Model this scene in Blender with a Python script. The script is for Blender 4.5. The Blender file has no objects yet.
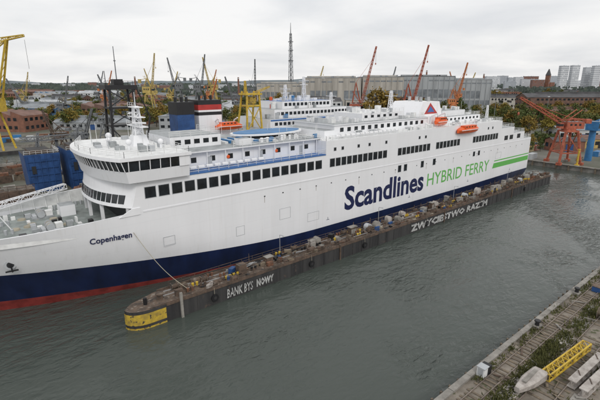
import bpy, math, random
from mathutils import Vector, Matrix
random.seed(7)
R=random.random
def U(a,b): return a+(b-a)*random.random()
scene=bpy.context.scene
COL=scene.collection
# world frame: x runs along the ferry (bow -> stern), y away from the camera's quay, z up, water z=0
CAMH=37.0
PITCH=math.radians(15.69); YAW=math.radians(39.52)
def geo(lat,fwd):
    """survey coordinates (right, ahead of the drone's ground point) -> world x,y"""
    return (lat*.7714+fwd*.6363, -lat*.6363+fwd*.7714)

# ---------------------------------------------------------------- materials
MATS={}
def mat(name,col,rough=.6,metal=0,var=.15,scale=.5,streak=False,bump=0,col2=None,spec=.5,detail=6,randomize=0,plates=0,fleck=None,grime=0):
    if name in MATS: return MATS[name]
    m=bpy.data.materials.new(name); m.use_nodes=True
    nt=m.node_tree; N=nt.nodes; Lk=nt.links
    b=N['Principled BSDF']; b.inputs['Roughness'].default_value=rough; b.inputs['Metallic'].default_value=metal
    b.inputs['Specular IOR Level'].default_value=spec
    tc=N.new('ShaderNodeTexCoord'); mp=N.new('ShaderNodeMapping')
    Lk.new(tc.outputs['Object'],mp.inputs['Vector'])
    mp.inputs['Scale'].default_value=(1,1,.12) if streak else (1,1,1)
    n=N.new('ShaderNodeTexNoise'); n.inputs['Scale'].default_value=scale; n.inputs['Detail'].default_value=detail; n.inputs['Roughness'].default_value=.62
    Lk.new(mp.outputs[0],n.inputs['Vector'])
    r=N.new('ShaderNodeValToRGB'); Lk.new(n.outputs['Fac'],r.inputs[0])
    c=Vector(col); c2=Vector(col2) if col2 else c*(1-var)
    c1=c if col2 else Vector([min(.9,x*(1+var*.5)) for x in c])
    r.color_ramp.elements[0].position=.33; r.color_ramp.elements[0].color=(*c2,1)
    r.color_ramp.elements[1].position=.62; r.color_ramp.elements[1].color=(*c1,1)
    out=r.outputs[0]
    if fleck:
        n3=N.new('ShaderNodeTexNoise'); n3.inputs['Scale'].default_value=fleck[1]; n3.inputs['Detail'].default_value=4; Lk.new(tc.outputs['Object'],n3.inputs['Vector'])
        r3=N.new('ShaderNodeMapRange'); r3.inputs[1].default_value=fleck[2]; r3.inputs[2].default_value=fleck[2]+.06; Lk.new(n3.outputs['Fac'],r3.inputs[0])
        mxx=N.new('ShaderNodeMix'); mxx.data_type='RGBA'; mxx.inputs[7].default_value=(*fleck[0],1); Lk.new(r3.outputs[0],mxx.inputs[0]); Lk.new(out,mxx.inputs[6]); out=mxx.outputs[2]
    if plates:
        sx=N.new('ShaderNodeSeparateXYZ'); cx=N.new('ShaderNodeCombineXYZ'); Lk.new(tc.outputs['Object'],sx.inputs[0]); Lk.new(sx.outputs[0],cx.inputs[0]); Lk.new(sx.outputs[2],cx.inputs[1])
        br=N.new('ShaderNodeTexBrick'); br.inputs['Scale'].default_value=1; br.inputs['Brick Width'].default_value=8; br.inputs['Row Height'].default_value=2.3; br.inputs['Mortar Size'].default_value=.035; br.inputs['Mortar Smooth'].default_value=.4
        br.inputs['Color1'].default_value=(1,1,1,1); br.inputs['Color2'].default_value=(.965,.968,.972,1); br.inputs['Mortar'].default_value=(.88,.88,.89,1); Lk.new(cx.outputs[0],br.inputs['Vector'])
        mm=N.new('ShaderNodeMix'); mm.data_type='RGBA'; mm.blend_type='MULTIPLY'; mm.inputs[0].default_value=plates; Lk.new(out,mm.inputs[6]); Lk.new(br.outputs['Color'],mm.inputs[7]); out=mm.outputs[2]
    if grime:   # thin vertical run-off streaks
        mp2=N.new('ShaderNodeMapping'); mp2.inputs['Scale'].default_value=(1.6,1.6,.06); Lk.new(tc.outputs['Object'],mp2.inputs[0])
        n4=N.new('ShaderNodeTexNoise'); n4.inputs['Scale'].default_value=1; n4.inputs['Detail'].default_value=3; Lk.new(mp2.outputs[0],n4.inputs[0])
        r4=N.new('ShaderNodeMapRange'); r4.inputs[1].default_value=.58; r4.inputs[2].default_value=.75; r4.inputs[4].default_value=grime; Lk.new(n4.outputs['Fac'],r4.inputs[0])
        m4_=N.new('ShaderNodeMix'); m4_.data_type='RGBA'; m4_.inputs[7].default_value=(.46,.43,.38,1); Lk.new(r4.outputs[0],m4_.inputs[0]); Lk.new(out,m4_.inputs[6]); out=m4_.outputs[2]
    if randomize:
        oi=N.new('ShaderNodeObjectInfo'); h=N.new('ShaderNodeHueSaturation')
        mr=N.new('ShaderNodeMapRange'); mr.inputs[3].default_value=.5-randomize; mr.inputs[4].default_value=.5+randomize*.3
        Lk.new(oi.outputs['Random'],mr.inputs[0]); Lk.new(mr.outputs[0],h.inputs['Hue'])
        Lk.new(out,h.inputs['Color']); out=h.outputs[0]
    Lk.new(out,b.inputs['Base Color'])
    if bump:
        bp=N.new('ShaderNodeBump'); bp.inputs['Strength'].default_value=bump; bp.inputs['Distance'].default_value=.1
        n2=N.new('ShaderNodeTexNoise'); n2.inputs['Scale'].default_value=scale*4; n2.inputs['Detail'].default_value=5
        Lk.new(tc.outputs['Object'],n2.inputs['Vector']); Lk.new(n2.outputs['Fac'],bp.inputs['Height']); Lk.new(bp.outputs[0],b.inputs['Normal'])
    MATS[name]=m; return m

white=mat('white_ship_paint',(.81,.82,.845),.32,var=.035,scale=.25,streak=True,plates=.5,grime=.16)
white2=mat('white_deck_paint',(.74,.75,.75),.5,var=.16,scale=.8)
navy=mat('navy_hull_paint',(.012,.022,.075),.35,scale=.35,streak=True,col2=(.008,.013,.04))
navytxt=mat('navy_letter_paint',(.012,.018,.075),.4)
green=mat('green_letter_paint',(.13,.45,.10),.4,var=.05)
redboot=mat('antifouling_red',(.24,.035,.03),.6,var=.4)
glass=mat('dark_window_glass',(.015,.02,.025),.1,var=.5,scale=.6,spec=.6)
frame=mat('window_frame_grey',(.42,.44,.46),.5)
deckgrey=mat('grey_deck',(.32,.34,.35),.7,var=.3,scale=.6)
deckgreen=mat('green_grey_deck',(.24,.27,.26),.7,var=.3,scale=.6)
deckblue=mat('blue_deck_paint',(.04,.14,.38),.5,var=.2,scale=.7)
dark=mat('dark_recess',(.02,.022,.025),.7)
black=mat('black_paint',(.014,.014,.016),.5,var=.3)
red=mat('red_paint',(.42,.035,.03),.5,var=.2)
orange=mat('orange_lifeboat',(.75,.12,.025),.4,var=.15)
rust=mat('rusty_steel_deck',(.155,.11,.08),.85,scale=.7,bump=.4,col2=(.045,.04,.037),fleck=((.22,.19,.16),1.7,.58))
rustdark=mat('dark_rusty_plate',(.050,.049,.049),.75,scale=.5,streak=True,bump=.3,col2=(.020,.020,.022),fleck=((.075,.058,.048),.9,.66))
rust2=mat('orange_rust',(.20,.09,.05),.85,scale=1.2,bump=.3,col2=(.09,.05,.035))
rustbr=mat('brown_rust',(.13,.088,.065),.85,scale=1.,bump=.3,col2=(.05,.04,.032))
conc=mat('weathered_concrete',(.30,.285,.26),.9,scale=.5,bump=.4,col2=(.15,.14,.125))
concl=mat('pale_concrete',(.46,.43,.40),.9,scale=1.2,bump=.2,col2=(.27,.24,.22))
wood=mat('old_timber',(.20,.16,.115),.9,scale=1.2,bump=.5,col2=(.09,.075,.06))
yellow=mat('yellow_paint',(.60,.42,.04),.55,scale=1.,col2=(.42,.28,.04),fleck=((.16,.10,.05),2.2,.63))
yellowd=mat('dirty_yellow_paint',(.55,.38,.04),.6,scale=.9,col2=(.25,.18,.05),fleck=((.07,.06,.04),1.6,.58))
cranered=mat('crane_red_oxide',(.38,.10,.055),.6,var=.4,scale=.8)
craneorange=mat('crane_orange',(.48,.17,.06),.6,var=.3)
cranegrey=mat('crane_grey',(.15,.16,.17),.6,var=.3)
craneyel=mat('crane_yellow_faded',(.46,.35,.11),.6,var=.3)
bluep=mat('blue_crane_paint',(.025,.085,.25),.5,scale=.4,col2=(.012,.045,.14))
bluel=mat('bright_blue_paint',(.035,.17,.38),.5,var=.25)
steel=mat('galvanised_steel',(.42,.43,.44),.45,metal=.4,var=.2)
railst=mat('worn_rail_steel',(.24,.20,.17),.5,metal=.3,var=.4)
brick=mat('red_brick',(.25,.115,.075),.9,scale=.3,col2=(.15,.075,.055))
brickd=mat('dark_brick',(.15,.09,.07),.9,scale=.3,var=.3)
roofd=mat('dark_roof_felt',(.075,.075,.08),.8,scale=.15,var=.35)
roofg=mat('grey_metal_roof',(.24,.26,.28),.6,scale=.12,var=.3)
roofl=mat('pale_metal_roof',(.42,.44,.46),.6,scale=.12,var=.25)
roofr=mat('rusty_brown_roof',(.17,.10,.08),.8,scale=.15,var=.35)
wallg=mat('grey_cladding',(.32,.34,.355),.7,scale=.2,streak=True,var=.2)
wallb=mat('beige_render',(.40,.38,.345),.8,scale=.15,streak=True,var=.25)
walll=mat('pale_cladding',(.50,.52,.53),.7,scale=.15,streak=True,var=.18)
wallbl=mat('blue_cladding',(.08,.17,.30),.6,var=.2)
wally=mat('ochre_render',(.48,.35,.13),.8,var=.2)
hallg=mat('hall_glazing',(.19,.21,.23),.35,var=.4,scale=.12)
farwhite=mat('hazed_white_render',(.60,.62,.65),.8,var=.1,scale=.02)  # distance haze painted into the white as a bluish tint
fargrey=mat('hazed_grey_render',(.42,.45,.49),.8,var=.15,scale=.02)  # bluish grey carries the aerial haze of the far city
farwin=mat('hazed_far_window',(.17,.20,.24),.4)  # panes lightened in colour to imitate haze over distance
foliage=mat('foliage_green',(.105,.135,.04),.8,scale=.28,col2=(.045,.065,.022),spec=.2,randomize=.045)
foliagey=mat('foliage_autumn',(.30,.23,.05),.8,scale=.28,col2=(.13,.115,.03),spec=.2,randomize=.03)
farfol=mat('hazed_far_woodland',(.12,.145,.12),.9,scale=.03,col2=(.08,.10,.095),spec=.1)  # pale greyish green: atmospheric haze put into the foliage colour
bark=mat('bark',(.09,.07,.05),.9)
weed=mat('weed_leaves',(.12,.12,.045),.8,scale=2,col2=(.06,.07,.025),spec=.2)
rope=mat('mooring_rope',(.35,.32,.25),.9)
graf=mat('white_spray_paint',(.50,.51,.50),.8,scale=1.6,col2=(.30,.30,.30),fleck=((.07,.07,.07),2.6,.57))

# ---------------------------------------------------------------- mesh builder
class MB:
    def __init__(s): s.v=[]; s.f=[]; s.m=[]; s.mats=[]
    def mi(s,m):
        if m not in s.mats: s.mats.append(m)
        return s.mats.index(m)
    def face(s,pts,m):
        i=len(s.v); s.v+= [tuple(p) for p in pts]; s.f.append(list(range(i,i+len(pts)))); s.m.append(s.mi(m))
    def hexa(s,p,m,tm=None):
        i=len(s.v); s.v+=[tuple(q) for q in p]
        k=s.mi(m); kt=s.mi(tm) if tm else k
        for f,kk in (((3,2,1,0),k),((4,5,6,7),kt),((0,1,5,4),k),((1,2,6,5),k),((2,3,7,6),k),((3,0,4,7),k)):
            s.f.append([i+a for a in f]); s.m.append(kk)
    def box(s,x0,x1,y0,y1,z0,z1,m,tm=None):
        s.hexa([(x0,y0,z0),(x1,y0,z0),(x1,y1,z0),(x0,y1,z0),(x0,y0,z1),(x1,y0,z1),(x1,y1,z1),(x0,y1,z1)],m,tm)
    def obox(s,c,size,a,m,tm=None):
        ca,sa=math.cos(a),math.sin(a); P=[]
        for z in (0,size[2]):
            for dx,dy in ((-1,-1),(1,-1),(1,1),(-1,1)):
                x=dx*size[0]/2; y=dy*size[1]/2
                P.append((c[0]+x*ca-y*sa,c[1]+x*sa+y*ca,c[2]+z))
        s.hexa(P,m,tm)
    def loft(s,pa,za,pb,zb,m,top=None,bottom=None,closed=True):
        i=len(s.v); n=len(pa)
        s.v+=[(p[0],p[1],za) for p in pa]+[(p[0],p[1],zb) for p in pb]
        k=s.mi(m)
        for a in range(n if closed else n-1):
            b=(a+1)%n; s.f.append([i+a,i+b,i+n+b,i+n+a]); s.m.append(k)
        if top: s.f.append([i+n+a for a in range(n)]); s.m.append(s.mi(top))
        if bottom: s.f.append([i+a for a in reversed(range(n))]); s.m.append(s.mi(bottom))
    def prism(s,p,z0,z1,m,top=None): s.loft(p,z0,p,z1,m,top or m,m)
    def strut(s,p,q,w,m,h=None):
        p=Vector(p);q=Vector(q); d=q-p
        if d.length<1e-6: return
        d.normalize(); up=Vector((0,0,1)) if abs(d.z)<.95 else Vector((1,0,0))
        a=d.cross(up).normalized()*w/2; b=a.cross(d).normalized()*(h or w)/2
        s.hexa([p-a-b,p+a-b,p+a+b,p-a+b,q-a-b,q+a-b,q+a+b,q-a+b],m)
    def cyl(s,p,q,r0,r1,m,n=12,cap=True):
        p=Vector(p);q=Vector(q); d=(q-p).normalized(); up=Vector((0,0,1)) if abs(d.z)<.95 else Vector((1,0,0))
        a=d.cross(up).normalized(); b=d.cross(a)
        i=len(s.v); k=s.mi(m)
        for c,r in ((p,r0),(q,r1)):
            for j in range(n):
                t=2*math.pi*j/n; s.v.append(tuple(c+a*math.cos(t)*r+b*math.sin(t)*r))
        for j in range(n):
            l=(j+1)%n; s.f.append([i+j,i+l,i+n+l,i+n+j]); s.m.append(k)
        if cap:
            s.f.append([i+j for j in reversed(range(n))]); s.m.append(k)
            s.f.append([i+n+j for j in range(n)]); s.m.append(k)
    def ell(s,c,r,m,n=14,h=8,zmin=-1):
        i=len(s.v); k=s.mi(m)
        for a in range(h+1):
            ph=math.pi*a/h; z=max(zmin,math.cos(ph)); rr=math.sin(ph)
            for j in range(n):
                t=2*math.pi*j/n; s.v.append((c[0]+r[0]*rr*math.cos(t),c[1]+r[1]*rr*math.sin(t),c[2]+r[2]*z))
        for a in range(h):
            for j in range(n):
                l=(j+1)%n; s.f.append([i+a*n+j,i+(a+1)*n+j,i+(a+1)*n+l,i+a*n+l]); s.m.append(k)
    def lattice(s,p,q,w0,w1,n,m,t=.25,d=.14):
        p=Vector(p);q=Vector(q); D=(q-p).normalized(); up=Vector((0,0,1)) if abs(D.z)<.95 else Vector((1,0,0))
        a=D.cross(up).normalized(); b=a.cross(D).normalized()
        def ring(u):
            c=p.lerp(q,u); w=(w0+(w1-w0)*u)/2
            return [c-a*w-b*w,c+a*w-b*w,c+a*w+b*w,c-a*w+b*w]
        r=[ring(k/n) for k in range(n+1)]
        for j in range(4): s.strut(r[0][j],r[n][j],t,m)
        for k in range(n):
            for j in range(4):
                l=(j+1)%4
                s.strut(r[k][j],r[k+1][l],d,m) if (k+j)%2 else s.strut(r[k][l],r[k+1][j],d,m)
                s.strut(r[k+1][j],r[k+1][l],d,m)
    def rail(s,pts,m,h=1.1,step=2.,t=.06,bars=3):
        for p,q in zip(pts[:-1],pts[1:]):
            p=Vector(p);q=Vector(q); L=(q-p).length; n=max(1,int(L/step))
            for k in range(n+1):
                c=p.lerp(q,k/n); s.strut(c,c+Vector((0,0,h)),t,m)
            for b in range(bars):
                z=Vector((0,0,h*(b+1)/bars)); s.strut(p+z,q+z,t,m)
    def build(s,name,parent=None,smooth=False):
        me=bpy.data.meshes.new(name); me.from_pydata(s.v,[],s.f)
        for m in s.mats: me.materials.append(m)
        me.polygons.foreach_set('material_index',s.m)
        if smooth: me.polygons.foreach_set('use_smooth',[True]*len(s.f))
        me.update(); o=bpy.data.objects.new(name,me); COL.objects.link(o)
        if parent: o.parent=parent
        return o
def empty(name):
    o=bpy.data.objects.new(name,None); COL.objects.link(o); return o
def text_mesh(txt,x0,x1,z0,z1,yf,m,name,parent,bold=.0,shear=0,res=3):
    cu=bpy.data.curves.new('t','FONT'); cu.body=txt; cu.offset=bold; cu.resolution_u=res; cu.shear=shear
    o=bpy.data.objects.new('t',cu); COL.objects.link(o)
    dg=bpy.context.evaluated_depsgraph_get(); me=bpy.data.meshes.new_from_object(o.evaluated_get(dg))
    bpy.data.objects.remove(o)
    xs=[v.co.x for v in me.vertices]; ys=[v.co.y for v in me.vertices]
    ax,bx,ay,by=min(xs),max(xs),min(ys),max(ys)
    for v in me.vertices:
        x=x0+(v.co.x-ax)/(bx-ax)*(x1-x0); z=z0+(v.co.y-ay)/(by-ay)*(z1-z0)
        v.co=(x,yf(x,z),z)
    me.materials.clear(); me.materials.append(m); me.name=name
    ob=bpy.data.objects.new(name,me); COL.objects.link(ob); ob.parent=parent; return ob

# ---------------------------------------------------------------- FERRY
ferry=empty('passenger_ferry')
YC=82.7; HB=12.7; Y0=YC-HB; Y1=YC+HB; STERN=175.5
def lerpt(z,T):
    if z<=T[0][0]: return T[0][1]
    for (a,b),(c,d) in zip(T[:-1],T[1:]):
        if z<=c: return b+(d-b)*(z-a)/(c-a)
    return T[-1][1]
def stem(z): return lerpt(z,[(-3,-1),(0,-3),(4.5,-5.5),(9,-8),(15,-11)])
def Lz(z): return lerpt(z,[(-3,78),(0,68),(4.5,53),(9,40),(12,35),(15,31)])
def hb(s,z):
    r=min(1,max(0,(s-stem(z))/Lz(z))); q=lerpt(z,[(0,1.1),(6,1.3),(14,1.6)])
    b=HB*(1-(1-r)**2.1)**(1/q)
    if s>145 and z<3: b*=1-.3*((s-145)/31)**2*(3-z)/6
    return b
def smooth(t): t=min(1,max(0,t)); return t*t*(3-2*t)
def sheer(s): return 14.3+1.4*min(1,max(0,(s+4)/25))
def zred(s): return 2.0*(1-smooth((s+6)/60))
def zblue(s): return 3.5+4.5*(1-smooth((s+8)/72))+.5*smooth((s-120)/55)
hull=MB()
NU=90
def mid(k): return lambda s:zblue(s)+(12.7-zblue(s))*k
rows=[(lambda s:-3.,redboot),(zred,redboot),(lambda s:(zred(s)+zblue(s))/2,navy),(zblue,navy),(mid(.3),white),(mid(.6),white),(mid(.82),white),(lambda s:12.7,white),(sheer,white)]
grid=[]
for zf,m in rows:
    row=[]; z0_=zf(-6); s0_=stem(z0_)
    for i in range(NU+1):
        u=(i/NU)**1.9; s=s0_+(STERN-s0_)*u; z=zf(s); zz=14.6 if zf is sheer else z
        b=0 if i==0 else hb(s,zz) if s>stem(zz) else 0
        row.append((s,b,z))
    grid.append(row)
for side in (-1,1):
    base=len(hull.v)
    for row in grid:
        hull.v+=[(s,YC+side*b,z) for s,b,z in row]
    for r in range(len(rows)-1):
        k=hull.mi(rows[r+1][1])
        for i in range(NU):
            a=base+r*(NU+1)+i; f=[a,a+1,a+NU+2,a+NU+1]
            hull.f.append(f if side<0 else f[::-1]); hull.m.append(k)
ho=hull.build('hull',ferry,True)
h2=MB()
for r in range(len(rows)-1):
    a=grid[r][-1]; b=grid[r+1][-1]
    h2.face([(STERN,YC-a[1],a[2]),(STERN,YC+a[1],a[2]),(STERN,YC+b[1],b[2]),(STERN,YC-b[1],b[2])],rows[r+1][1])
prev=None; s0_=stem(14.6)
for i in range(0,44):
    s=s0_+(22.5-s0_)*(i/43)**1.6; z=sheer(s); b=hb(s,14.6); bi=max(0,b-.35)
    if i>0:
        p=prev
        for sd in (-1,1):
            h2.face([(p[0],YC+sd*p[1],p[3]+.01),(s,YC+sd*b,z+.01),(s,YC+sd*bi,z+.01),(p[0],YC+sd*p[2],p[3]+.01)],white)
            h2.face([(p[0],YC+sd*p[2],p[3]),(s,YC+sd*bi,z),(s,YC+sd*bi,13.0),(p[0],YC+sd*p[2],13.0)],white2)
            if i%2==0: h2.strut((s,YC+sd*(bi-.6),13.0),(s,YC+sd*(bi-.02),z-.2),.12,white2)
        h2.face([(p[0],YC-max(0,p[2]),13.0),(s,YC-bi,13.0),(s,YC+bi,13.0),(p[0],YC+max(0,p[2]),13.0)],deckgreen)
    prev=(s,b,bi,z)
h2.box(22.5,STERN,Y0+.5,Y1-.5,15.2,15.6,deckgrey)
h2.box(23,STERN,Y0-.07,Y0-.002,15.55,15.8,white)
for (a,b,c,d) in ((52,55,8,10.5),(60,63.5,5.8,7.9),(26,28.2,8.5,10.2),(148,152,10.6,12.8),(41,43,6.8,8.8)):
    for q in ((a,b,c,c+.07),(a,b,d-.07,d),(a,a+.07,c+.07,d-.07),(b-.07,b,c+.07,d-.07)):
        h2.box(q[0],q[1],Y0-.03,Y0-.002,q[2],q[3],frame)
for k in range(26): 
    s=48+k*4.8; h2.box(s,s+.35,Y0-.02,Y0-.001,13.9,14.15,dark)
    if k%3==0: h2.box(s+.08,s+.2,Y0-.018,Y0-.001,13.9-U(.8,2.2),13.88,concl)
for s in (66,98,130,160):
    h2.box(s,s+.9,Y0-.02,Y0-.001,5.0,5.12,navytxt); h2.box(s+.4,s+.5,Y0-.02,Y0-.001,5.13,5.7,navytxt)
s=3.5; z=9.9; y=YC-hb(s,z); h2.cyl((s,y-.12,z),(s,y+.6,z),.8,.8,frame,14); h2.cyl((s,y-.16,z),(s,y+.5,z),.5,.5,dark,14)
h2.strut((s,y-.3,z+.1),(s+.1,y-.25,z-1.2),.22,black); h2.strut((s-.8,y-.2,z-1.0),(s+.9,y-.3,z-1.0),.2,black)
h2.build('hull_fittings',ferry)

sup=MB()
def plan(cs,amp,ov=0,back=32,n=18):
    P=[(cs+amp*abs(-1+2*i/n)**2.4, YC+(HB+ov)*(1-2*i/n)) for i in range(n+1)]
    return P+[(back,YC-(HB+ov)),(back,YC+(HB+ov))]
sup.box(22.5,65.5,Y0,Y1,15.7,21,white,deckblue)
sup.box(65.5,150,Y0,Y1,15.7,24,white,white2)
sup.box(150,160,Y0,Y1,15.7,21.3,white,deckgrey)
sup.box(160,169,Y0,Y1,15.7,19,white,deckgrey)
sup.box(169,STERN,Y0,Y1,15.7,16.3,white,deckgrey)
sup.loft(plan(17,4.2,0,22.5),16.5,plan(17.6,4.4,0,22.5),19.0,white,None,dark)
sup.loft(plan(17.6,4.4,0,22.5),19.0,plan(17.9,4.6,0,22.5),21.0,white,white2)
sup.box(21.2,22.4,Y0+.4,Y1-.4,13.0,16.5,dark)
for k in range(5):
    y=Y0+1.2+k*(2*HB-2.4)/4; s=17.3+4.2*abs((y-YC)/HB)**2.4
    sup.box(s,s+.5,y-.3,y+.3,13.0,16.5,white)
for sd in (-1,1):
    y=YC+sd*(HB-.01)
    sup.hexa([(19.,y-.15,15.3),(22.5,y-.15,15.3),(22.5,y+.15,15.3),(19.,y+.15,15.3),(21.2,y-.15,16.5),(22.5,y-.15,16.5),(22.5,y+.15,16.5),(21.2,y+.15,16.5)],white)
def front_windows(cs,amp,z0,z1,ov,qs,w,m=glass,cs2=None):
    for q in qs:
        P=[]
        for dq in (-w,w):
            qq=q+dq; P.append((cs+amp*abs(qq)**2.4-.05, YC-(HB+ov)*qq))
        (xa,ya),(xb,yb)=P; t=(cs2-cs) if cs2 else 0
        sup.hexa([(xa,ya,z0),(xa+.3,ya,z0),(xb+.3,yb,z0),(xb,yb,z0),(xa+t,ya,z1),(xa+t+.3,ya,z1),(xb+t+.3,yb,z1),(xb+t,yb,z1)],m)
front_windows(17.18,4.22,17.1,18.6,0,[-.85+i*.1 for i in range(18)],.04,glass,17.5)
sup.loft(plan(17.6,3.3,.9,31.5),21.0,plan(17.2,3.3,1.2,31.5),23.0,white,None,white2)
sup.loft(plan(17.25,3.3,1.15,31.4),23.0,plan(16.7,3.3,1.3,31.4),24.75,glass)
sup.loft(plan(16.3,3.3,1.6,31.8),24.75,plan(16.4,3.3,1.6,31.8),25.3,white,white2,white2)
for i in range(27):
    q=-1+2*i/26; s=17.1+3.3*abs(q)**2.4; y0=YC-q*(HB+1.2); y1=YC-q*(HB+1.35)
    sup.strut((s,y0,23.0),(s-.55,y1,24.75),.11,white)
for i in range(7):
    s=21+i*1.75
    for sd in (-1,1): sup.strut((s,YC+sd*(HB+1.2),23),(s,YC+sd*(HB+1.35),24.75),.12,white)
for sd in (-1,1): sup.box(29.6,31.45,YC+sd*(HB+1.3)-.06,YC+sd*(HB+1.3)+.06,22.98,24.76,white)
sup.box(22.6,31.5,Y0-.1,Y0-.005,20.6,21.0,white)
sup.box(31.503,31.56,Y0+.6,Y0+1.5,21.05,23.1,frame)
for y in (Y0+2.4,Y0+5,Y0+8): sup.box(31.503,31.55,y,y+1.2,23.2,24.3,glass)
sup.build('superstructure',ferry)

win=MB()
def sidewin(s0,s1,z0,z1,y=Y0,fr=.1):
    win.box(s0-fr,s1+fr,y-.025,y-.003,z0-fr,z1+fr,frame)
    win.box(s0,s1,y-.045,y-.026,z0,z1,glass)
def row(a,b,sp,w,z0,z1,y=Y0):
    s=a
    while s+w<=b: sidewin(s,s+w,z0,z1,y); s+=sp
row(23.6,64.8,2.42,1.85,17.9,19.8)
row(66.8,88,1.9,1.5,17.9,19.8)
row(92,107,1.9,1.5,17.9,19.8)
row(110,123,1.9,1.5,17.9,19.8)
row(131,148,1.9,1.5,17.9,19.8)
row(92.5,98,2.6,1.3,13.2,15.0); row(109,112,2.6,1.3,13.2,15.0); row(103,105,2.6,1.3,13.2,15)
row(132,139,3.2,1.2,13.3,14.8)
for s in (68,70.5,76,80,86.5,101,104,140,143): sidewin(s,s+.7,21.6,22.3)
for s in (153,157,163): win.box(s,s+2.6,Y0-.04,Y0-.003,16.8,18.4,dark)
win.build('windows',ferry)

up=MB()
up.box(31.6,65.4,73.6,92,21,24.2,white,white2)
up.box(31.9,66.5,72.6,93,24.2,24.45,white,deckgrey)
for s in range(34,64,4): up.box(s,s+1.1,73.55,73.6-.003,22.2,23.2,glass)
for s in (37.5,49.5,60.5): up.box(s,s+.9,73.54,73.6-.003,21.05,23.1,frame)
for s in range(33,66,4): up.strut((s,72.8,21),(s,72.8,24.2),.14,white)
for s in (42,54): up.ell((s,73.5,22.6),(.38,.06,.38),orange,12,6)
up.box(32,43,78,89,24.45,26.7,white,deckgrey)
for s in range(33,42,2): up.box(s,s+1.2,77.95,78-.003,25.2,26.1,glass)
up.rail([(32,78.1,26.7),(43,78.1,26.7),(43,88.9,26.7)],white2)
OX=59; ov=[(OX+10*math.cos(t*math.pi/16),84+4.8*math.sin(t*math.pi/16)) for t in range(32)]
ov2=[(OX+9.3*math.cos(t*math.pi/16),84+4.3*math.sin(t*math.pi/16)) for t in range(32)]
up.prism(ov,25.2,25.6,white,white2); up.prism(ov2,25.604,25.72,bluel,bluel)
for t in range(0,32,4): up.strut((ov[t][0]*.97+OX*.03,ov[t][1]*.97+84*.03,24.45),(ov[t][0]*.97+OX*.03,ov[t][1]*.97+84*.03,25.2),.16,white)
for k in range(6):
    up.box(44+k*1.1,44.7+k*1.1,78,83,24.46,24.9+.2*(k%2),bluel if k%2 else white2)
up.box(45,48,74,76,24.46,25.8,white,deckgrey)
for k in range(34):
    s=U(44,66); y=U(73.3,77.5); r=U(.1,.32); h=U(.3,1.1)
    if R()<.5: up.cyl((s,y,24.45),(s,y,24.45+h),r,r,random.choice([white2,frame,white]),10); up.ell((s,y,24.45+h),(r*1.4,r*1.4,r*.7),white,10,5)
    else: up.box(s,s+U(.4,1.5),y,y+U(.4,1.2),24.455,24.455+h,random.choice([white2,frame,deckgrey,bluel]))
up.box(69.5,73,75,92,24.004,25.6,white,deckgrey)
up.box(73,112,75.2,91,24.004,26.7,white,white2)
up.box(72.6,112.2,74.8,91.4,26.7,26.9,white,deckgrey)
for s in [75+i*2.6 for i in range(14)]: up.box(s,s+1.2,75.13,75.2-.003,25.0,26.0,glass)
up.box(86,104,78,89,26.9,28.8,white,white2)
for s in [87+i*2.6 for i in range(6)]: up.box(s,s+1.1,77.93,77.997,27.6,28.3,glass)
up.hexa([(108,76,26.9),(121,76,26.9),(121,88,26.9),(108,88,26.9),(111.5,76.6,31.2),(120,76.6,31.2),(120,87.4,31.2),(111.5,87.4,31.2)],white,white2)
up.box(112.2,121,75.2,91,24.004,26.89,white,white2)
for (x,y) in ((113.5,79),(115.5,82),(117.5,79),(116,85),(118.5,84)): up.cyl((x,y,31.2),(x,y,32.6),.5,.5,steel,12); up.cyl((x,y,32.6),(x,y,32.62),.42,.42,black,12)
def emb(pts,m,off): up.face([(x,76+(z-26.9)*.1395-off,z) for x,z in pts],m)
emb([(111.6,27.6),(118.6,27.6),(115.1,30.9)],red,.03)
emb([(113.2,28.1),(117.0,28.1),(115.1,29.9)],deckblue,.05)
up.box(121.5,147,77,90,24.004,26.0,white,deckgrey)
up.box(126,140,79,88,26.0,27.8,white,deckgrey)
for s in [123+i*2.4 for i in range(10)]: up.box(s,s+1.1,76.94,76.997,24.8,25.5,glass)
for k in range(46):
    s=U(68,148); y=U(71.2,74.5); r=U(.12,.35); h=U(.4,1.3)
    if R()<.6: up.cyl((s,y,24),(s,y,24+h),r,r,random.choice([white2,frame]),8); up.ell((s,y,24+h),(r*1.5,r*1.5,r*.8),white2,8,4)
    else: up.box(s,s+U(.5,1.8),y,y+U(.4,1),24.005,24+h,random.choice([white2,frame,deckgrey]))
for k in range(70):
    s=U(73,110); y=U(75.5,90); r=U(.2,.8); z=26.9 if not (84<s<105 and y>76.5) else 28.8
    if z>28 and not (86<s<102 and y<87): continue
    up.box(s,s+r*2,y,y+r*2,z+.003,z+U(.4,1.5),random.choice([white2,frame,white]),random.choice([white2,frame,deckgrey]))
for k in range(34):
    s=U(122,146); y=U(77.5,89); r=U(.2,.7); z=26.0
    if 124<s<141 and y>77.6: z=27.8
    if z>27 and not (126<s<138 and 79<y<86.5): continue
    up.box(s,s+r*2,y,y+r*2,z+.003,z+U(.4,1.5),random.choice([white2,frame]))
for k in range(30):
    s=U(44,148); y=U(76,90); z=24.4 if s<72 else 26.9; up.cyl((s,y,z-.5),(s,y,z+U(2,4.2)),.05,.03,white2,6)
for k in range(14):
    s=70+k*1.7; up.cyl((s,71.6,24.6),(s+1.2,71.6,24.6),.38,.38,white,10)
for k in range(10):
    s=33+k*1.7; up.cyl((s,72.2,21.55),(s+1.2,72.2,21.55),.36,.36,white,10)
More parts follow.
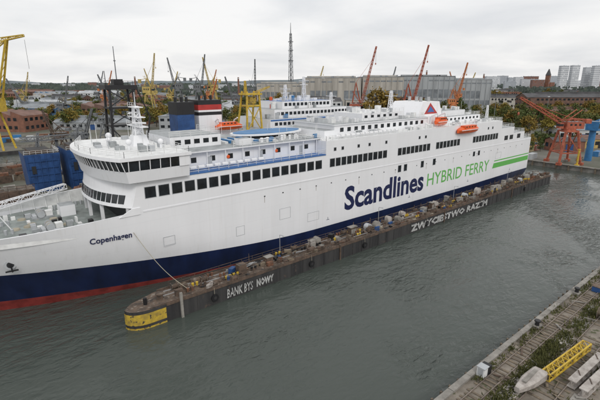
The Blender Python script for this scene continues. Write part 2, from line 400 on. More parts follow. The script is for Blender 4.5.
for s,z0,z1,y in ((66.2,21,24.2,72.3),(149,21.3,24,73),(159.4,19,21.3,73),(168.6,16.3,19,73)):
    for sg in (0,1): up.strut((s,y+sg,z1),(s+2.4,y+sg,z0),.12,white,.3) 
    for k in range(8): up.box(s+.3*k,s+.3*k+.25,y,y+1,z1-(z1-z0)*(k+.5)/8,z1-(z1-z0)*(k+.5)/8+.05,frame)
up.build('upper_decks',ferry)

rl=MB()
rl.rail([(31.6,Y0+.1,21),(65.4,Y0+.1,21)],white2,1.15,2)
rl.strut((31.6,Y0-.08,20.95),(65.4,Y0-.08,20.95),.1,deckblue,.22)
rl.rail([(65.6,Y0+.1,24),(149.9,Y0+.1,24),(149.9,Y1-.1,24)],white2,1.1,2)
rl.rail([(65.6,Y0+.1,24),(65.6,Y1-.1,24)],white2,1.1,2)
rl.rail([(150,Y0+.1,21.3),(159.9,Y0+.1,21.3),(159.9,Y1-.1,21.3)],white2,1.1,2)
rl.rail([(160,Y0+.1,19),(168.9,Y0+.1,19),(168.9,Y1,19)],white2,1.1,2)
rl.rail([(169,Y0+.1,16.3),(STERN-.1,Y0+.1,16.3),(STERN-.1,Y1-.1,16.3)],white2,1.1,2)
rl.rail([(20.5,Y0-1.2,25.3),(31.5,Y0-1.2,25.3),(31.5,Y1,25.3)],white2,1.0,2)
rl.rail([(17,YC,25.3),(17.6,YC-5.5,25.3),(20.5,Y0-1.2,25.3)],white2,1.0,2)
rl.rail([(17,YC,25.3),(17.6,YC+5.5,25.3),(20.5,Y1+1.2,25.3)],white2,1.0,2)
rl.rail([(43,73,24.45),(66,73,24.45)],white2,1.1,2)
rl.rail([(73,75,26.9),(110,75,26.9)],white2,1.0,2)
rl.rail([(86,78.1,28.8),(104,78.1,28.8)],white2,1.0,2)
rl.rail([(122,77.1,26.0),(147,77.1,26.0),(147,89.9,26.0)],white2,1.0,2)
rl.build('deck_railings',ferry)

ms=MB()
mx,my=27.5,82
ms.loft([(mx-1.6,my-1.4),(mx+1.6,my-1.4),(mx+1.6,my+1.4),(mx-1.6,my+1.4)],25.3,[(mx-1.2,my-1.),(mx+1.2,my-1.),(mx+1.2,my+1.),(mx-1.2,my+1.)],27.3,white,white2)
ms.lattice((mx,my,27.3),(mx,my,32.6),1.5,.8,5,white,.22,.14)
for z,w in ((28.9,3.6),(30.6,2.6),(32.4,1.8)):
    ms.box(mx-.8,mx+.8,my-w,my+w,z,z+.16,white); ms.rail([(mx-.8,my-w,z+.16),(mx-.8,my+w,z+.16)],white2,.8,1.2,.05,2)
ms.obox((mx-.4,my-2.4,29.6),(.25,3.0,.3),.5,white); ms.obox((mx-.4,my+1.6,31.2),(.25,2.6,.3),-.6,white)
ms.cyl((mx,my,32.5),(mx,my,35.2),.09,.04,white)
for x,y,r in ((24,77,.55),(24,89,.6),(29,75,.5),(22.5,84,.4),(30,90,.8)):
    ms.cyl((x,y,25.3),(x,y,26.2),.18,.18,white); ms.ell((x,y,26.2+r*.9),(r,r,r),white)
for k in range(20):
    x=U(19.5,30); y=U(72,94); ms.cyl((x,y,25.3),(x,y,25.3+U(.8,4.2)),.05,.03,random.choice([white2,frame]),6)
for k in range(18):
    x=U(20,30); y=U(72,94); ms.box(x,x+U(.4,1.6),y,y+U(.5,1.8),25.303,25.3+U(.3,1.2),random.choice([white2,frame,deckgrey]))
ms.lattice((104,83,28.8),(104,83,34.5),1.2,.5,5,white,.16,.1); ms.strut((104,80.8,33),(104,85.2,33),.14,white)
ms.lattice((150,76,24),(150,76,29),.8,.4,5,white,.12,.08)
ms.cyl((3,YC,13.0),(3,YC,18.6),.28,.18,white,10); ms.strut((3,YC-1.6,17.2),(3,YC+1.6,17.2),.15,white)
ms.strut((3,YC-1.4,13.0),(3,YC,17),.14,white); ms.strut((5,YC,13.0),(3,YC,17),.14,white)
for y in (78,87):
    ms.box(8.5,12,y-1.2,y+1.2,13.0,13.3,deckgrey); ms.cyl((10,y-1.2,13.9),(10,y+1.2,13.9),.4,.4,rope,14)
    for q in (-1.35,-.1,1.2): ms.cyl((10,y+q,13.9),(10,y+q+.14,13.9),.62,.62,frame,16)
    ms.box(10.8,11.9,y-.6,y+.6,13.303,14.2,white2); ms.box(8.7,9.3,y-1,y+1,13.303,13.7,frame)
for x,y in ((4,80),(4,85.5),(13,74.5),(13,91),(17,73.5),(17,92),(8,75.5),(0,82)):
    for d in (0,.9): ms.cyl((x+d,y,13.0),(x+d,y,13.8),.2,.25,frame,10)
for k in range(34):
    x=U(0,16); y=YC+U(-.75,.75)*hb(x,14); ms.box(x,x+U(.3,1.1),y,y+U(.3,1.1),13.003,13+U(.2,1.1),random.choice([white2,deckgrey,frame,white2,black]))
for k in range(7):
    x=U(3,15); y=YC+U(-.6,.6)*hb(x,14); ms.cyl((x,y,13.0),(x,y,13.25),.7,.6,rope,14)
ms.lattice((1,90,15.1),(16,94.5,16.6),1.0,1.0,11,white,.13,.08)
ms.box(13,15.5,85,88,13.0,15.0,white,deckgrey)
ms.build('masts_and_deck_gear',ferry)

def lifeboat(mb,cx,cy,cz,L,W=2.8,m=orange):
    n=12; secs=[]
    for i in range(n+1):
        u=-1+2*i/n; w=W/2*(1-abs(u)**2.6)**.6; kz=-.9+.5*abs(u)**3; top=1.15*(1-abs(u)**4)*.9+.1
        secs.append([(cx+u*L/2,cy+w*a,cz+b) for a,b in ((0,kz-.35),(-.65,kz+.1),(-1,.0),(-.93,.25),(-.6,top*.8),(0,top),(.6,top*.8),(.93,.25),(1,.0),(.65,kz+.1))])
    for a,b in zip(secs[:-1],secs[1:]):
        for j in range(10):
            l=(j+1)%10; mb.face([a[j],b[j],b[l],a[l]],m)
    mb.box(cx-L*.28,cx+L*.25,cy-W*.42,cy+W*.42,cz+.55,cz+1.35,m)
    for k in range(4): mb.box(cx-L*.25+k*L*.13,cx-L*.25+k*L*.13+.6,cy-W*.42-.03,cy-W*.42-.004,cz+.8,cz+1.15,glass)
    mb.box(cx-L*.46,cx+L*.46,cy-W/2-.08,cy-W/2+.1,cz-.02,cz+.14,white2)
def davit(mb,x,y,z,m=white):
    mb.strut((x,y+2.2,z-2.6),(x,y+2.0,z+1.6),.35,m); mb.strut((x,y+2.0,z+1.6),(x,y-.2,z+2.5),.32,m); mb.strut((x,y-.1,z+2.4),(x,y-.1,z+1.2),.06,black)
lb=MB()
lifeboat(lb,126,69.4,22.6,12.5)
for x in (121.2,130.8): davit(lb,x,69.6,22.6)
lifeboat(lb,115.5,72.6,25.4,6.5,2.2)
for x in (113.6,117.6): davit(lb,x,72.8,25.4)
lb.build('lifeboats',ferry)
fl=lambda d:(lambda x,z:Y0-d)
text_mesh('Scandlines',72,105,6.1,12.3,fl(.03),navytxt,'name_lettering',ferry,.028)
text_mesh('HYBRID FERRY',106.8,143.8,7.,10.8,fl(.03),green,'slogan_lettering',ferry,.004)
text_mesh('Copenhagen',14.2,20.7,11.2,12.6,lambda x,z:YC-hb(x,z)-.13,navytxt,'ship_name_lettering',ferry,.02)
gs=MB()
gs.hexa([(146.5,Y0-.025,7.3),(STERN-.3,Y0-.025,7.3),(STERN-.3,Y0-.003,7.3),(146.5,Y0-.003,7.3),(147.2,Y0-.025,9.1),(STERN-.3,Y0-.025,9.1),(STERN-.3,Y0-.003,9.1),(147.2,Y0-.003,9.1)],green)
gs.box(147.5,STERN-.3,Y0-.025,Y0-.003,9.7,10.1,green)
gs.build('green_stripe',ferry)
rp=MB(); a=Vector((21,YC-hb(21,12.3)-.05,12.3)); b=Vector((26,61,3.7)); N=14
pp=[a.lerp(b,i/N)-Vector((0,0,1.2*math.sin(math.pi*i/N))) for i in range(N+1)]
for p,q in zip(pp[:-1],pp[1:]): rp.cyl(p,q,.05,.05,rope,6,False)
rp.build('mooring_rope')

# ---------------------------------------------------------------- floating dock
dock=empty('floating_dock')
d=MB()
DY0,DY1,DZ=59.5,64.6,3.1
def wing(mb,y0,y1):
    arc=[(19+(-3.2)*math.sin(t),y0+2.2-2.2*math.cos(t)) for t in [i*math.pi/2/6 for i in range(7)]]
    P=[(172,y1),(21.5,y1),(17.2,y0+3.6)]+arc[::-1]+[(172,y0)]
    mb.prism(P[::-1],-2,DZ,rustdark,rust)
wing(d,DY0,DY1)
arc=[(19-3.26*math.sin(t),DY0+2.2-2.26*math.cos(t)) for t in [i*math.pi/2/6 for i in range(7)]]
arcp=[(21.5,DY0-.06)]+arc
d.loft(arcp,.75,arcp,2.6,yellowd,None,None,False)
arcq=[(p[0],p[1]-.02) for p in arcp]
d.loft(arcq,-.3,arcq,.3,yellowd,None,None,False)
d.box(21.6,172,DY0-.12,DY0-.002,DZ-.3,DZ+.1,rustbr)
for k in range(52):
    s=24+k*2.87
    if 31<s<44 or 84<s<126: continue
    d.box(s,s+.12,DY0-.08,DY0-.002,-.5,DZ-.36,rustdark)
d.box(23.8,24.2,DY0-.5,DY0-.13,-1.5,DZ+1.3,conc)
for s in (60,100,140): d.box(s,s+.3,DY0-.35,DY0-.13,-1.5,DZ+.3,rustbr)
d.box(19,172,DY0+.05,DY0+.2,DZ+.12,DZ+.2,rustbr)
d.box(22,172,DY1-.25,DY1-.05,DZ+.002,DZ+.35,rustbr)
d.box(22,172,62.2,62.35,DZ+.002,DZ+.12,steel); d.box(22,172,63.6,63.75,DZ+.002,DZ+.12,steel)
d.rail([(26,DY0+.25,DZ),(75,DY0+.25,DZ)],rustbr,1.05,2.4,.045,2); d.rail([(92,DY0+.25,DZ),(171,DY0+.25,DZ)],rustbr,1.05,2.4,.045,2)
d.rail([(24,DY1-.3,DZ+.3),(172,DY1-.3,DZ+.3)],rustbr,1.05,2.4,.06,2)
d.box(16,172,101,106,-2,DZ,rustdark,rust)
d.build('wing_walls',dock)
g=MB()
def housing(s,y,w,h,m):
    z=DZ+.004
    if R()<.5:
        g.box(s,s+w,y,y+1.1,z,DZ+h,m); g.box(s-.12,s+w+.12,y-.1,y+1.2,DZ+h,DZ+h+.12,conc)
        g.box(s+.2,s+w-.2,y-.03,y-.003,DZ+.15,DZ+h*.75,random.choice([rustbr,dark,conc]))
    else:
        P=[(w/2*math.cos(t),math.sin(t)*w*.45) for t in [i*math.pi/8 for i in range(9)]]
        c=[(s+w/2+px_,y,DZ+h*.6+pz) for px_,pz in P]; e=[(a_,b_+1.2,c_) for a_,b_,c_ in c]
        for a_,b_,c_,d_ in zip(c[:-1],c[1:],e[1:],e[:-1]): g.face([a_,b_,c_,d_],m)
        g.face(c,m); g.face(e[::-1],m); g.box(s,s+w,y,y+1.2,z,DZ+h*.6,m)
for s in (42,54.5,57.5,62.5,66.5,71.5,73.5,79,83,86,95,97.5,101,108,110.5,116,123,131,133,139,147,152,156,165): housing(s+U(-1,1),U(60.7,63.2),U(.8,2.2),U(.9,2.1),random.choice([concl,conc,concl,conc,rustbr,frame]))
cm=[rust,rust2,rustbr,rustbr,conc,wood,bluep,rustbr,black,concl]
for k in range(400):
    s=24+148*R(); y=U(60.,64.3); t=R(); z=DZ+.004
    if t<.2:
        m_=random.choice([rust2,black,yellow,rustbr])
        for q in (0,.8): g.cyl((s+q,y,z),(s+q,y,z+.7),.2,.24,m_,10)
        g.box(s-.3,s+1.1,y-.3,y+.3,z,z+.1,rustbr)
    elif t<.55: g.obox((s,y,z),(U(.3,1.8),U(.2,1),U(.1,1.1)),U(-.6,.6),random.choice(cm))
    elif t<.62:
        g.cyl((s,y,z+.45),(s+.9,y,z+.45),.42,.42,rustbr,12); g.box(s-.15,s,y-.5,y+.5,z,z+.95,rust); g.box(s+.9,s+1.05,y-.5,y+.5,z,z+.95,rust)
    elif t<.85: g.strut((s,y,z+U(.1,.5)),(s+U(2,7),y+U(-.6,.6),z+U(.05,.6)),U(.08,.22),random.choice([rustbr,wood,steel,black,rust2]))
    elif t<.93: g.cyl((s,y,z),(s,y,z+U(1.2,2.6)),.06,.05,rustbr,6)
    else: g.cyl((s,y,z),(s,y,z+.12),U(.4,.8),U(.3,.7),random.choice([rope,black]),12)
for k in range(34):
    s=70+k*3; g.strut((s,64.9,DZ-1.5),(s,64.9,DZ+U(.9,1.9)),.14,rustbr); 
    if k%2: g.strut((s,64.9,DZ+.9),(s+3,64.9,DZ+.9),.1,wood)
for s in (47.5,78,112,146):
    g.cyl((s,64,DZ),(s,64,DZ+4.2),.08,.05,steel,8); g.strut((s,64,DZ+4.2),(s,63,DZ+4.35),.08,steel); g.box(s-.12,s+.12,62.7,63.1,DZ+4.25,DZ+4.37,frame)
g.cyl((21.5,61.8,DZ),(21.5,61.8,DZ+.9),.5,.5,rustbr,14); g.cyl((21.5,61.8,DZ+.9),(21.5,61.8,DZ+1.05),.7,.7,rust,14)
g.box(36,37.6,61,62.2,DZ+.004,DZ+1.8,rustbr,rust); g.cyl((19,61.5,DZ),(19,61.5,DZ+1.1),.3,.3,black,12)
for s in (30,52,68,92,120,150):
    g.cyl((s,DY0-.4,1.4),(s,DY0-.14,1.4),.65,.65,black,16); g.cyl((s,DY0-.42,1.4),(s,DY0-.4,1.4),.3,.3,rustdark,12); g.strut((s,DY0-.2,2),(s,DY0-.1,3.2),.05,rope)
g.build('dock_gear',dock)
text_mesh('BANK BYS',32.4,37.8,.35,2.1,lambda x,z:DY0-.15,graf,'graffiti',dock,.02,.1,1)
text_mesh('NOWY',38.6,42.5,.5,2.1,lambda x,z:DY0-.15,graf,'graffiti_word',dock,.06,0,1)
text_mesh('ZWYCIESTWO RAZEM',85,124,.35,2.4,lambda x,z:DY0-.15,graf,'graffiti_letters',dock,.055,.05,1)

# ---------------------------------------------------------------- water & ground
def water():
    m=bpy.data.materials.new('harbour_water'); m.use_nodes=True; nt=m.node_tree;N=nt.nodes;Lk=nt.links
    b=N['Principled BSDF']; b.inputs['Base Color'].default_value=(.062,.074,.066,1); b.inputs['Roughness'].default_value=.06; b.inputs['IOR'].default_value=1.38
    tc=N.new('ShaderNodeTexCoord')
    mp=N.new('ShaderNodeMapping'); mp.inputs['Rotation'].default_value=(0,0,.5); mp.inputs['Scale'].default_value=(1,1.9,1); Lk.new(tc.outputs['Object'],mp.inputs[0])
    a=N.new('ShaderNodeTexNoise'); a.inputs['Scale'].default_value=.62; a.inputs['Detail'].default_value=3.5; a.inputs['Distortion'].default_value=.8; Lk.new(mp.outputs[0],a.inputs[0])
    w=N.new('ShaderNodeTexNoise'); w.inputs['Scale'].default_value=.2; w.inputs['Detail'].default_value=2; Lk.new(mp.outputs[0],w.inputs[0])
    c=N.new('ShaderNodeTexNoise'); c.inputs['Scale'].default_value=.028; c.inputs['Detail'].default_value=4; c.inputs['Distortion'].default_value=1.5; Lk.new(tc.outputs['Object'],c.inputs[0])
    cr=N.new('ShaderNodeMapRange'); cr.inputs[1].default_value=.42; cr.inputs[2].default_value=.58; cr.inputs[3].default_value=.2; cr.inputs[4].default_value=.9; Lk.new(c.outputs['Fac'],cr.inputs[0])
    ad=N.new('ShaderNodeMath'); ad.operation='MULTIPLY_ADD'; ad.inputs[1].default_value=1.6; Lk.new(w.outputs['Fac'],ad.inputs[0]); Lk.new(a.outputs['Fac'],ad.inputs[2])
    bp=N.new('ShaderNodeBump'); bp.inputs['Distance'].default_value=.5; Lk.new(ad.outputs[0],bp.inputs['Height']); Lk.new(cr.outputs[0],bp.inputs['Strength']); Lk.new(bp.outputs[0],b.inputs['Normal'])
    return m
wm=water(); w=MB(); w.face([(-6000,-3000,0),(9000,-3000,0),(9000,9000,0),(-6000,9000,0)],wm); w.build('water')
groundm=mat('yard_ground',(.17,.16,.14),.95,scale=.03,col2=(.07,.08,.05),detail=9)
quaym=mat('quay_surface',(.25,.22,.185),.95,scale=.35,col2=(.10,.085,.068),bump=.6,detail=9,fleck=((.08,.085,.045),.8,.60))
GZ=2.0
gr=MB()
gr.box(205,12000,-2000,9000,-3,GZ,conc,groundm)
gr.box(40,204.9,150,9000,-3,GZ,conc,groundm)
gr.box(-7000,39.9,290,9000,-3,GZ,conc,groundm)
gr.box(-300,39.9,138,205,-3,GZ,rustdark,groundm)
gr.build('ground')
q=MB()
QY=21
q.box(-150,204.5,-150,QY,-3,GZ,conc,quaym)
q.build('near_quay')

qd=MB()
for k in range(52):
    s=0+k*4; qd.box(s,s+3.94,QY-.7+U(-.03,.03),QY+.05,GZ+.004,GZ+.26+U(-.04,.04),conc)
qd.box(0,204,QY+.004,QY+.25,-.5,GZ-.2,wood)
for k in range(110):
    s=2+k*1.85
    if R()<.9: qd.box(s,s+.3,QY+.26,QY+.5,-1,GZ+U(-.3,.15),wood)
for y in (19.1,17.7,14.9,12.3,6.4): qd.box(10,204,y-.05,y+.05,GZ+.01,GZ+.19,railst)
for k in range(230):
    s=12+k*.83
    if R()<.85: qd.obox((s,18.4,GZ+.004),(.3,2.3+U(-.2,.3),.1),U(-.08,.08),wood)
for k in range(150):
    s=12+k*1.2; 
    if R()<.75: qd.obox((s,13.6,GZ+.004),(.3,3.6+U(-.4,.4),.08),U(-.08,.08),wood)
for k in range(60):
    s=12+k*3.1; 
    if R()<.65: qd.obox((s,16.2,GZ+.004),(2.9,1.7,.05+.02*R()),U(-.02,.02),random.choice([conc,concl,conc]))
for k in range(40):
    s=12+k*4.1
    if R()<.6: qd.obox((s,9.5,GZ+.004),(3.9,3.6,.04+.03*R()),U(-.03,.03),random.choice([conc,conc,quaym]))
for k in range(300):
    s=U(34,190); y=U(5,20); qd.obox((s,y,GZ+.13+R()*.02),(U(.2,2.2),U(.08,.3),U(.04,.14)),U(0,3.14),random.choice([wood,wood,rustbr,conc]))
qd.build('quay_edge_and_rails')
def bollard(s,y):
    b=MB(); b.box(s-.7,s+.7,y-.5,y+.5,GZ+.03,GZ+.35,conc); b.cyl((s,y,GZ+.35),(s,y,GZ+.95),.32,.26,black,14); b.cyl((s,y,GZ+.95),(s,y,GZ+1.15),.45,.42,black,14)
    b.build('mooring_bollard',None)
for s in (62,78,96,115,140): bollard(s,20.0)
b=MB(); b.box(45,45.9,19.3,20.25,GZ+.05,GZ+1.3,white2); b.box(45.903,46.8,19.25,20.28,GZ+.05,GZ+1.2,black); b.box(44.9,46.0,19.2,20.29,GZ+1.3,GZ+1.4,frame)
b.box(44.97,44.997,19.45,20.1,GZ+.3,GZ+1.15,frame); b.build('electrical_cabinet')
yb=MB()
def beamset(mb,p,q2,w,h,n,m):
    p=Vector(p);q2=Vector(q2);D=(q2-p).normalized();a=Vector((-D.y,D.x,0))*w/2
    for sg in (-1,1):
        for z in (0,h): mb.strut(p+a*sg+Vector((0,0,z)),q2+a*sg+Vector((0,0,z)),.16,m)
    for k in range(n+1):
        c=p.lerp(q2,k/n); e=p.lerp(q2,(k+1)/n) if k<n else None
        for sg in (-1,1):
            mb.strut(c+a*sg,c+a*sg+Vector((0,0,h)),.1,m)
            if e: mb.strut(c+a*sg+Vector((0,0,0 if k%2 else h)),e+a*sg+Vector((0,0,h if k%2 else 0)),.09,m)
        for z in (0,h): mb.strut(c-a+Vector((0,0,z)),c+a+Vector((0,0,z)),.1,m)
        if e: mb.strut(c-a+Vector((0,0,h)),e+a+Vector((0,0,h)),.09,m)
beamset(yb,(50.3,14.4,GZ+.3),(61.3,13.4,GZ+.3),1.0,.9,9,yellow)
yb.build('yellow_lattice_beam')
for (x0,y0,x1,y1) in ((51.3,11.9,60,11.4),(50.6,10.5,59.5,9.9)):
    b=MB(); p=Vector((x0,y0,GZ+.2)); e=Vector((x1,y1,GZ+.2)); b.strut(p,e,.9,concl,.12); b.strut(p+Vector((0,0,.9)),e+Vector((0,0,.9)),.9,concl,.12); b.strut(p+Vector((0,0,.45)),e+Vector((0,0,.45)),.14,concl,.78)
    for k in range(6):
        c=p.lerp(e,(k+.5)/6); b.obox((c.x,c.y,c.z+.06),(.1,.8,.78),math.atan2(y1-y0,x1-x0),concl)
    for k in range(2):
        c=p.lerp(e,.2+.6*k); b.obox((c.x,c.y,GZ+.01),(.3,1.5,.14),math.atan2(y1-y0,x1-x0),wood)
        b.strut(c+Vector((0,-.2,.97)),c+Vector((.9,.3,1.0)),.1,rustbr)
    b.build('white_steel_girder')
b=MB(); secs=[]
for i in range(9):
    u=i/8; w_=.8*(.35+.65*math.sin(min(1,u*1.5)*math.pi/2)); s=45.2+5.2*u; y=15.5-.5*u; h=1.2-.25*(1-u)
    secs.append([(s,y-w_,GZ+.2+.3*(1-u)),(s,y-w_*1.08,GZ+h),(s,y-w_*.8,GZ+h+.2),(s,y+w_*.8,GZ+h+.2),(s,y+w_*1.08,GZ+h),(s,y+w_,GZ+.2+.3*(1-u))])
for a_,c_ in zip(secs[:-1],secs[1:]):
    for j in range(6): b.face([a_[j],c_[j],c_[(j+1)%6],a_[(j+1)%6]],concl)
b.face(secs[0],concl); b.face(secs[-1],conc); b.box(46.5,49.8,15.1,15.5,GZ+1.2,GZ+1.45,conc)
for s in (46.6,49.6): b.box(s,s+.25,14.3,16.2,GZ+.01,GZ+.35,wood)
b.build('upturned_workboat')
for k in range(60):
    s=U(40,180); y=U(2,17.5)
    if 44<s<62 and y>8.5: continue
    b=MB(); t=R(); z=GZ+.08
    if t<.3:
        for j in range(random.randint(2,5)): b.obox((s,y+j*.45,z),(U(3,5),.3,.25),U(-.05,.05),wood)
        b.build('timber_stack')
    elif t<.5:
        for j in range(3): b.cyl((s,y+j*.5,z+.22),(s+U(3,6),y+j*.5,z+.22),.2,.2,rustbr,10)
        b.build('steel_pipe_pile')
    elif t<.7:
        b.box(s,s+1.6,y,y+1.2,z,z+.9,random.choice([rustbr,bluep,conc])); b.box(s-.05,s+1.65,y-.05,y+1.25,z+.9,z+1.,rust); b.strut((s+.2,y-.02,z),(s+1.4,y-.02,z+.9),.08,rust); b.build('scrap_skip')
    elif t<.85:
        for j in range(3): b.obox((s,y,z+j*.35),(2.4,1.2,.3),U(-.1,.1),conc)
        b.build('concrete_slab_stack')
    else:
        b.cyl((s,y,z+.9),(s,y+.9,z+.9),.45,.45,wood,14); b.cyl((s,y-.08,z+.9),(s,y,z+.9),.9,.9,wood,18); b.cyl((s,y+.9,z+.9),(s,y+.98,z+.9),.9,.9,wood,18); b.build('cable_drum')
wd=MB()
for k in range(1300):
    cl=random.choice([(U(38,170),U(15.2,17.2)),(U(44,170),U(19.4,20.2)),(U(36,60),U(15.5,17.4)),(U(30,150),U(4,13)),(U(50,90),U(15,17.2))])
    n_=random.randint(5,14); hs=U(.5,1.5)
    for j in range(n_):
        x=cl[0]+random.gauss(0,.35); y=cl[1]+random.gauss(0,.25); h=U(.12,.5)*hs; a=U(0,6.28); w_=U(.05,.16)
        wd.face([(x-w_*math.cos(a),y-w_*math.sin(a),GZ+.05),(x+w_*math.cos(a),y+w_*math.sin(a),GZ+.05),(x+U(-.2,.2),y+U(-.2,.2),GZ+.05+h)],weed)
wd.build('weeds')

# ---------------------------------------------------------------- second ship moored behind
sh=empty('moored_ship'); m2=MB()
pl=[(30,131),(36,124),(48,119.5),(60,118.5),(138,118.5),(140,121),(140,141),(138,143.5),(60,143.5),(48,142.5),(36,138)]
m2.prism(pl,-2,17,navy,deckgrey)
m2.box(50,84,121,141,17,21.5,white,deckgrey); m2.box(86,130,120.5,141.5,17,24.5,white,deckgrey); m2.box(89,126,122,140,24.5,27.6,white,deckgrey); m2.box(94,118,124,138,27.6,30.2,white,deckblue)
for z,a,b_,y in ((19,88,128,120.5),(22.2,88,128,120.5),(25.6,90,125,122),(28.6,95,117,124)):
    s=a
    while s<b_: m2.box(s,s+1.3,y-.05,y-.003,z,z+1.1,glass); s+=1.9
m2.box(86.2,130,120.42,120.497,23.8,24.3,deckblue)
m2.rail([(86,120.6,24.5),(130,120.6,24.5)],white2); m2.rail([(94,124,30.2),(118,124,30.2)],white2)
m2.box(53,58.5,122,128,21.5,27.5,bluep,black); m2.box(52.9,58.6,121.9,128.1,27.503,31.2,black)
for x in (54,56,57.6): m2.cyl((x,125,31.2),(x,125,32.6),.45,.45,black)
m2.box(60,68,122,129,21.5,27,white); m2.box(59.97,68.03,121.97,129.03,27,28,black); m2.box(60,68,122,129,28,28.6,white); m2.box(59.97,68.03,121.97,129.03,28.6,30.2,red); m2.box(60,68,122,129,30.2,31.6,black)
for x in (62,64,66): m2.cyl((x,125,31.6),(x,125,33),.4,.4,black)
for k in range(70):
    s=U(70,128); y=U(121.5,139)
    if s<82: z=21.5
    elif s<86: continue
    elif 95<s<116 and 125<y<136: z=30.2
    elif 90<s<124 and 122.5<y<138: z=27.6
    else: z=24.5
    m2.box(s,s+U(.6,1.6),y,y+U(.6,1.4),z+.003,z+U(.6,2.2),random.choice([white2,white,frame,bluel,white2,deckgrey,orange if R()<.3 else white]))
m2.build('hull_and_decks',sh)
m3=MB(); lifeboat(m3,69,119.5,23.4,10)
for x in (65.5,72.5): davit(m3,x,120,23.4)
m3.build('lifeboat',sh)
m4=MB()
for x in (77.5,83.5):
    m4.strut((x,122,21.5),(x+.6*(80.5-x)/3,122.5,34),.5,yellow); m4.strut((x,128,21.5),(x+.6*(80.5-x)/3,125.5,34),.5,yellow)
m4.box(77.2,83.8,121.8,126.2,32.8,33.4,yellow); m4.box(78,83,121.9,126,29,29.5,yellow); m4.lattice((78.5,124,33.4),(78.5,124,37.4),.7,.4,4,yellow,.14,.1)
m4.strut((78,122,21.5),(83,122,29),.25,yellow); m4.strut((83,122,21.5),(78,122,29),.25,yellow); m4.lattice((82,124,33.4),(87,122,35.5),.7,.4,4,yellow,.14,.1)
m4.box(79.5,82,122.8,125.2,30,32.2,yellowd); m4.build('derrick',sh)
m5=MB()
for x,y,z in ((100,130,36),(110,131,39),(122,128,33)):
    m5.lattice((x,y,27 if x>120 else 30),(x,y,z),1.2,.6,5,white,.18,.12); m5.strut((x,y-3,z-1.5),(x,y+3,z-1.5),.2,white); m5.strut((x-2,y,z-3),(x+2,y,z-3),.2,white)
m5.build('masts',sh)
b=MB()
for x in (35.5,43.5):
    for y in (128,133): b.strut((x,y,15),(x+(.8 if x<40 else -.8),y,35.5),.6,black)
b.box(35,44,127.6,133.4,35,36.2,black); b.box(35.5,43.5,127.8,133.2,29.6,30.1,black); b.box(35.5,43.5,127.8,133.2,24.6,25.1,black)
for z0,z1 in ((15,24.5),(25,29.5),(30,35)):
    b.strut((35.5,128,z0),(43.5,128,z1),.25,black); b.strut((43.5,128,z0),(35.5,128,z1),.25,black)
b.rail([(35,127.6,36.2),(44,127.6,36.2)],black,1.1,1.2,.1,2); b.cyl((36,130,36),(36,130,40),.12,.08,black); b.box(38,40.5,129,132,36.2,37.8,black)
b.strut((43.5,128,36),(47,128,27),.3,black); b.strut((47,128,27),(44.5,128,15),.4,black)
b.box(33,46,125,136,12,15,navy)
b.build('gantry',sh)

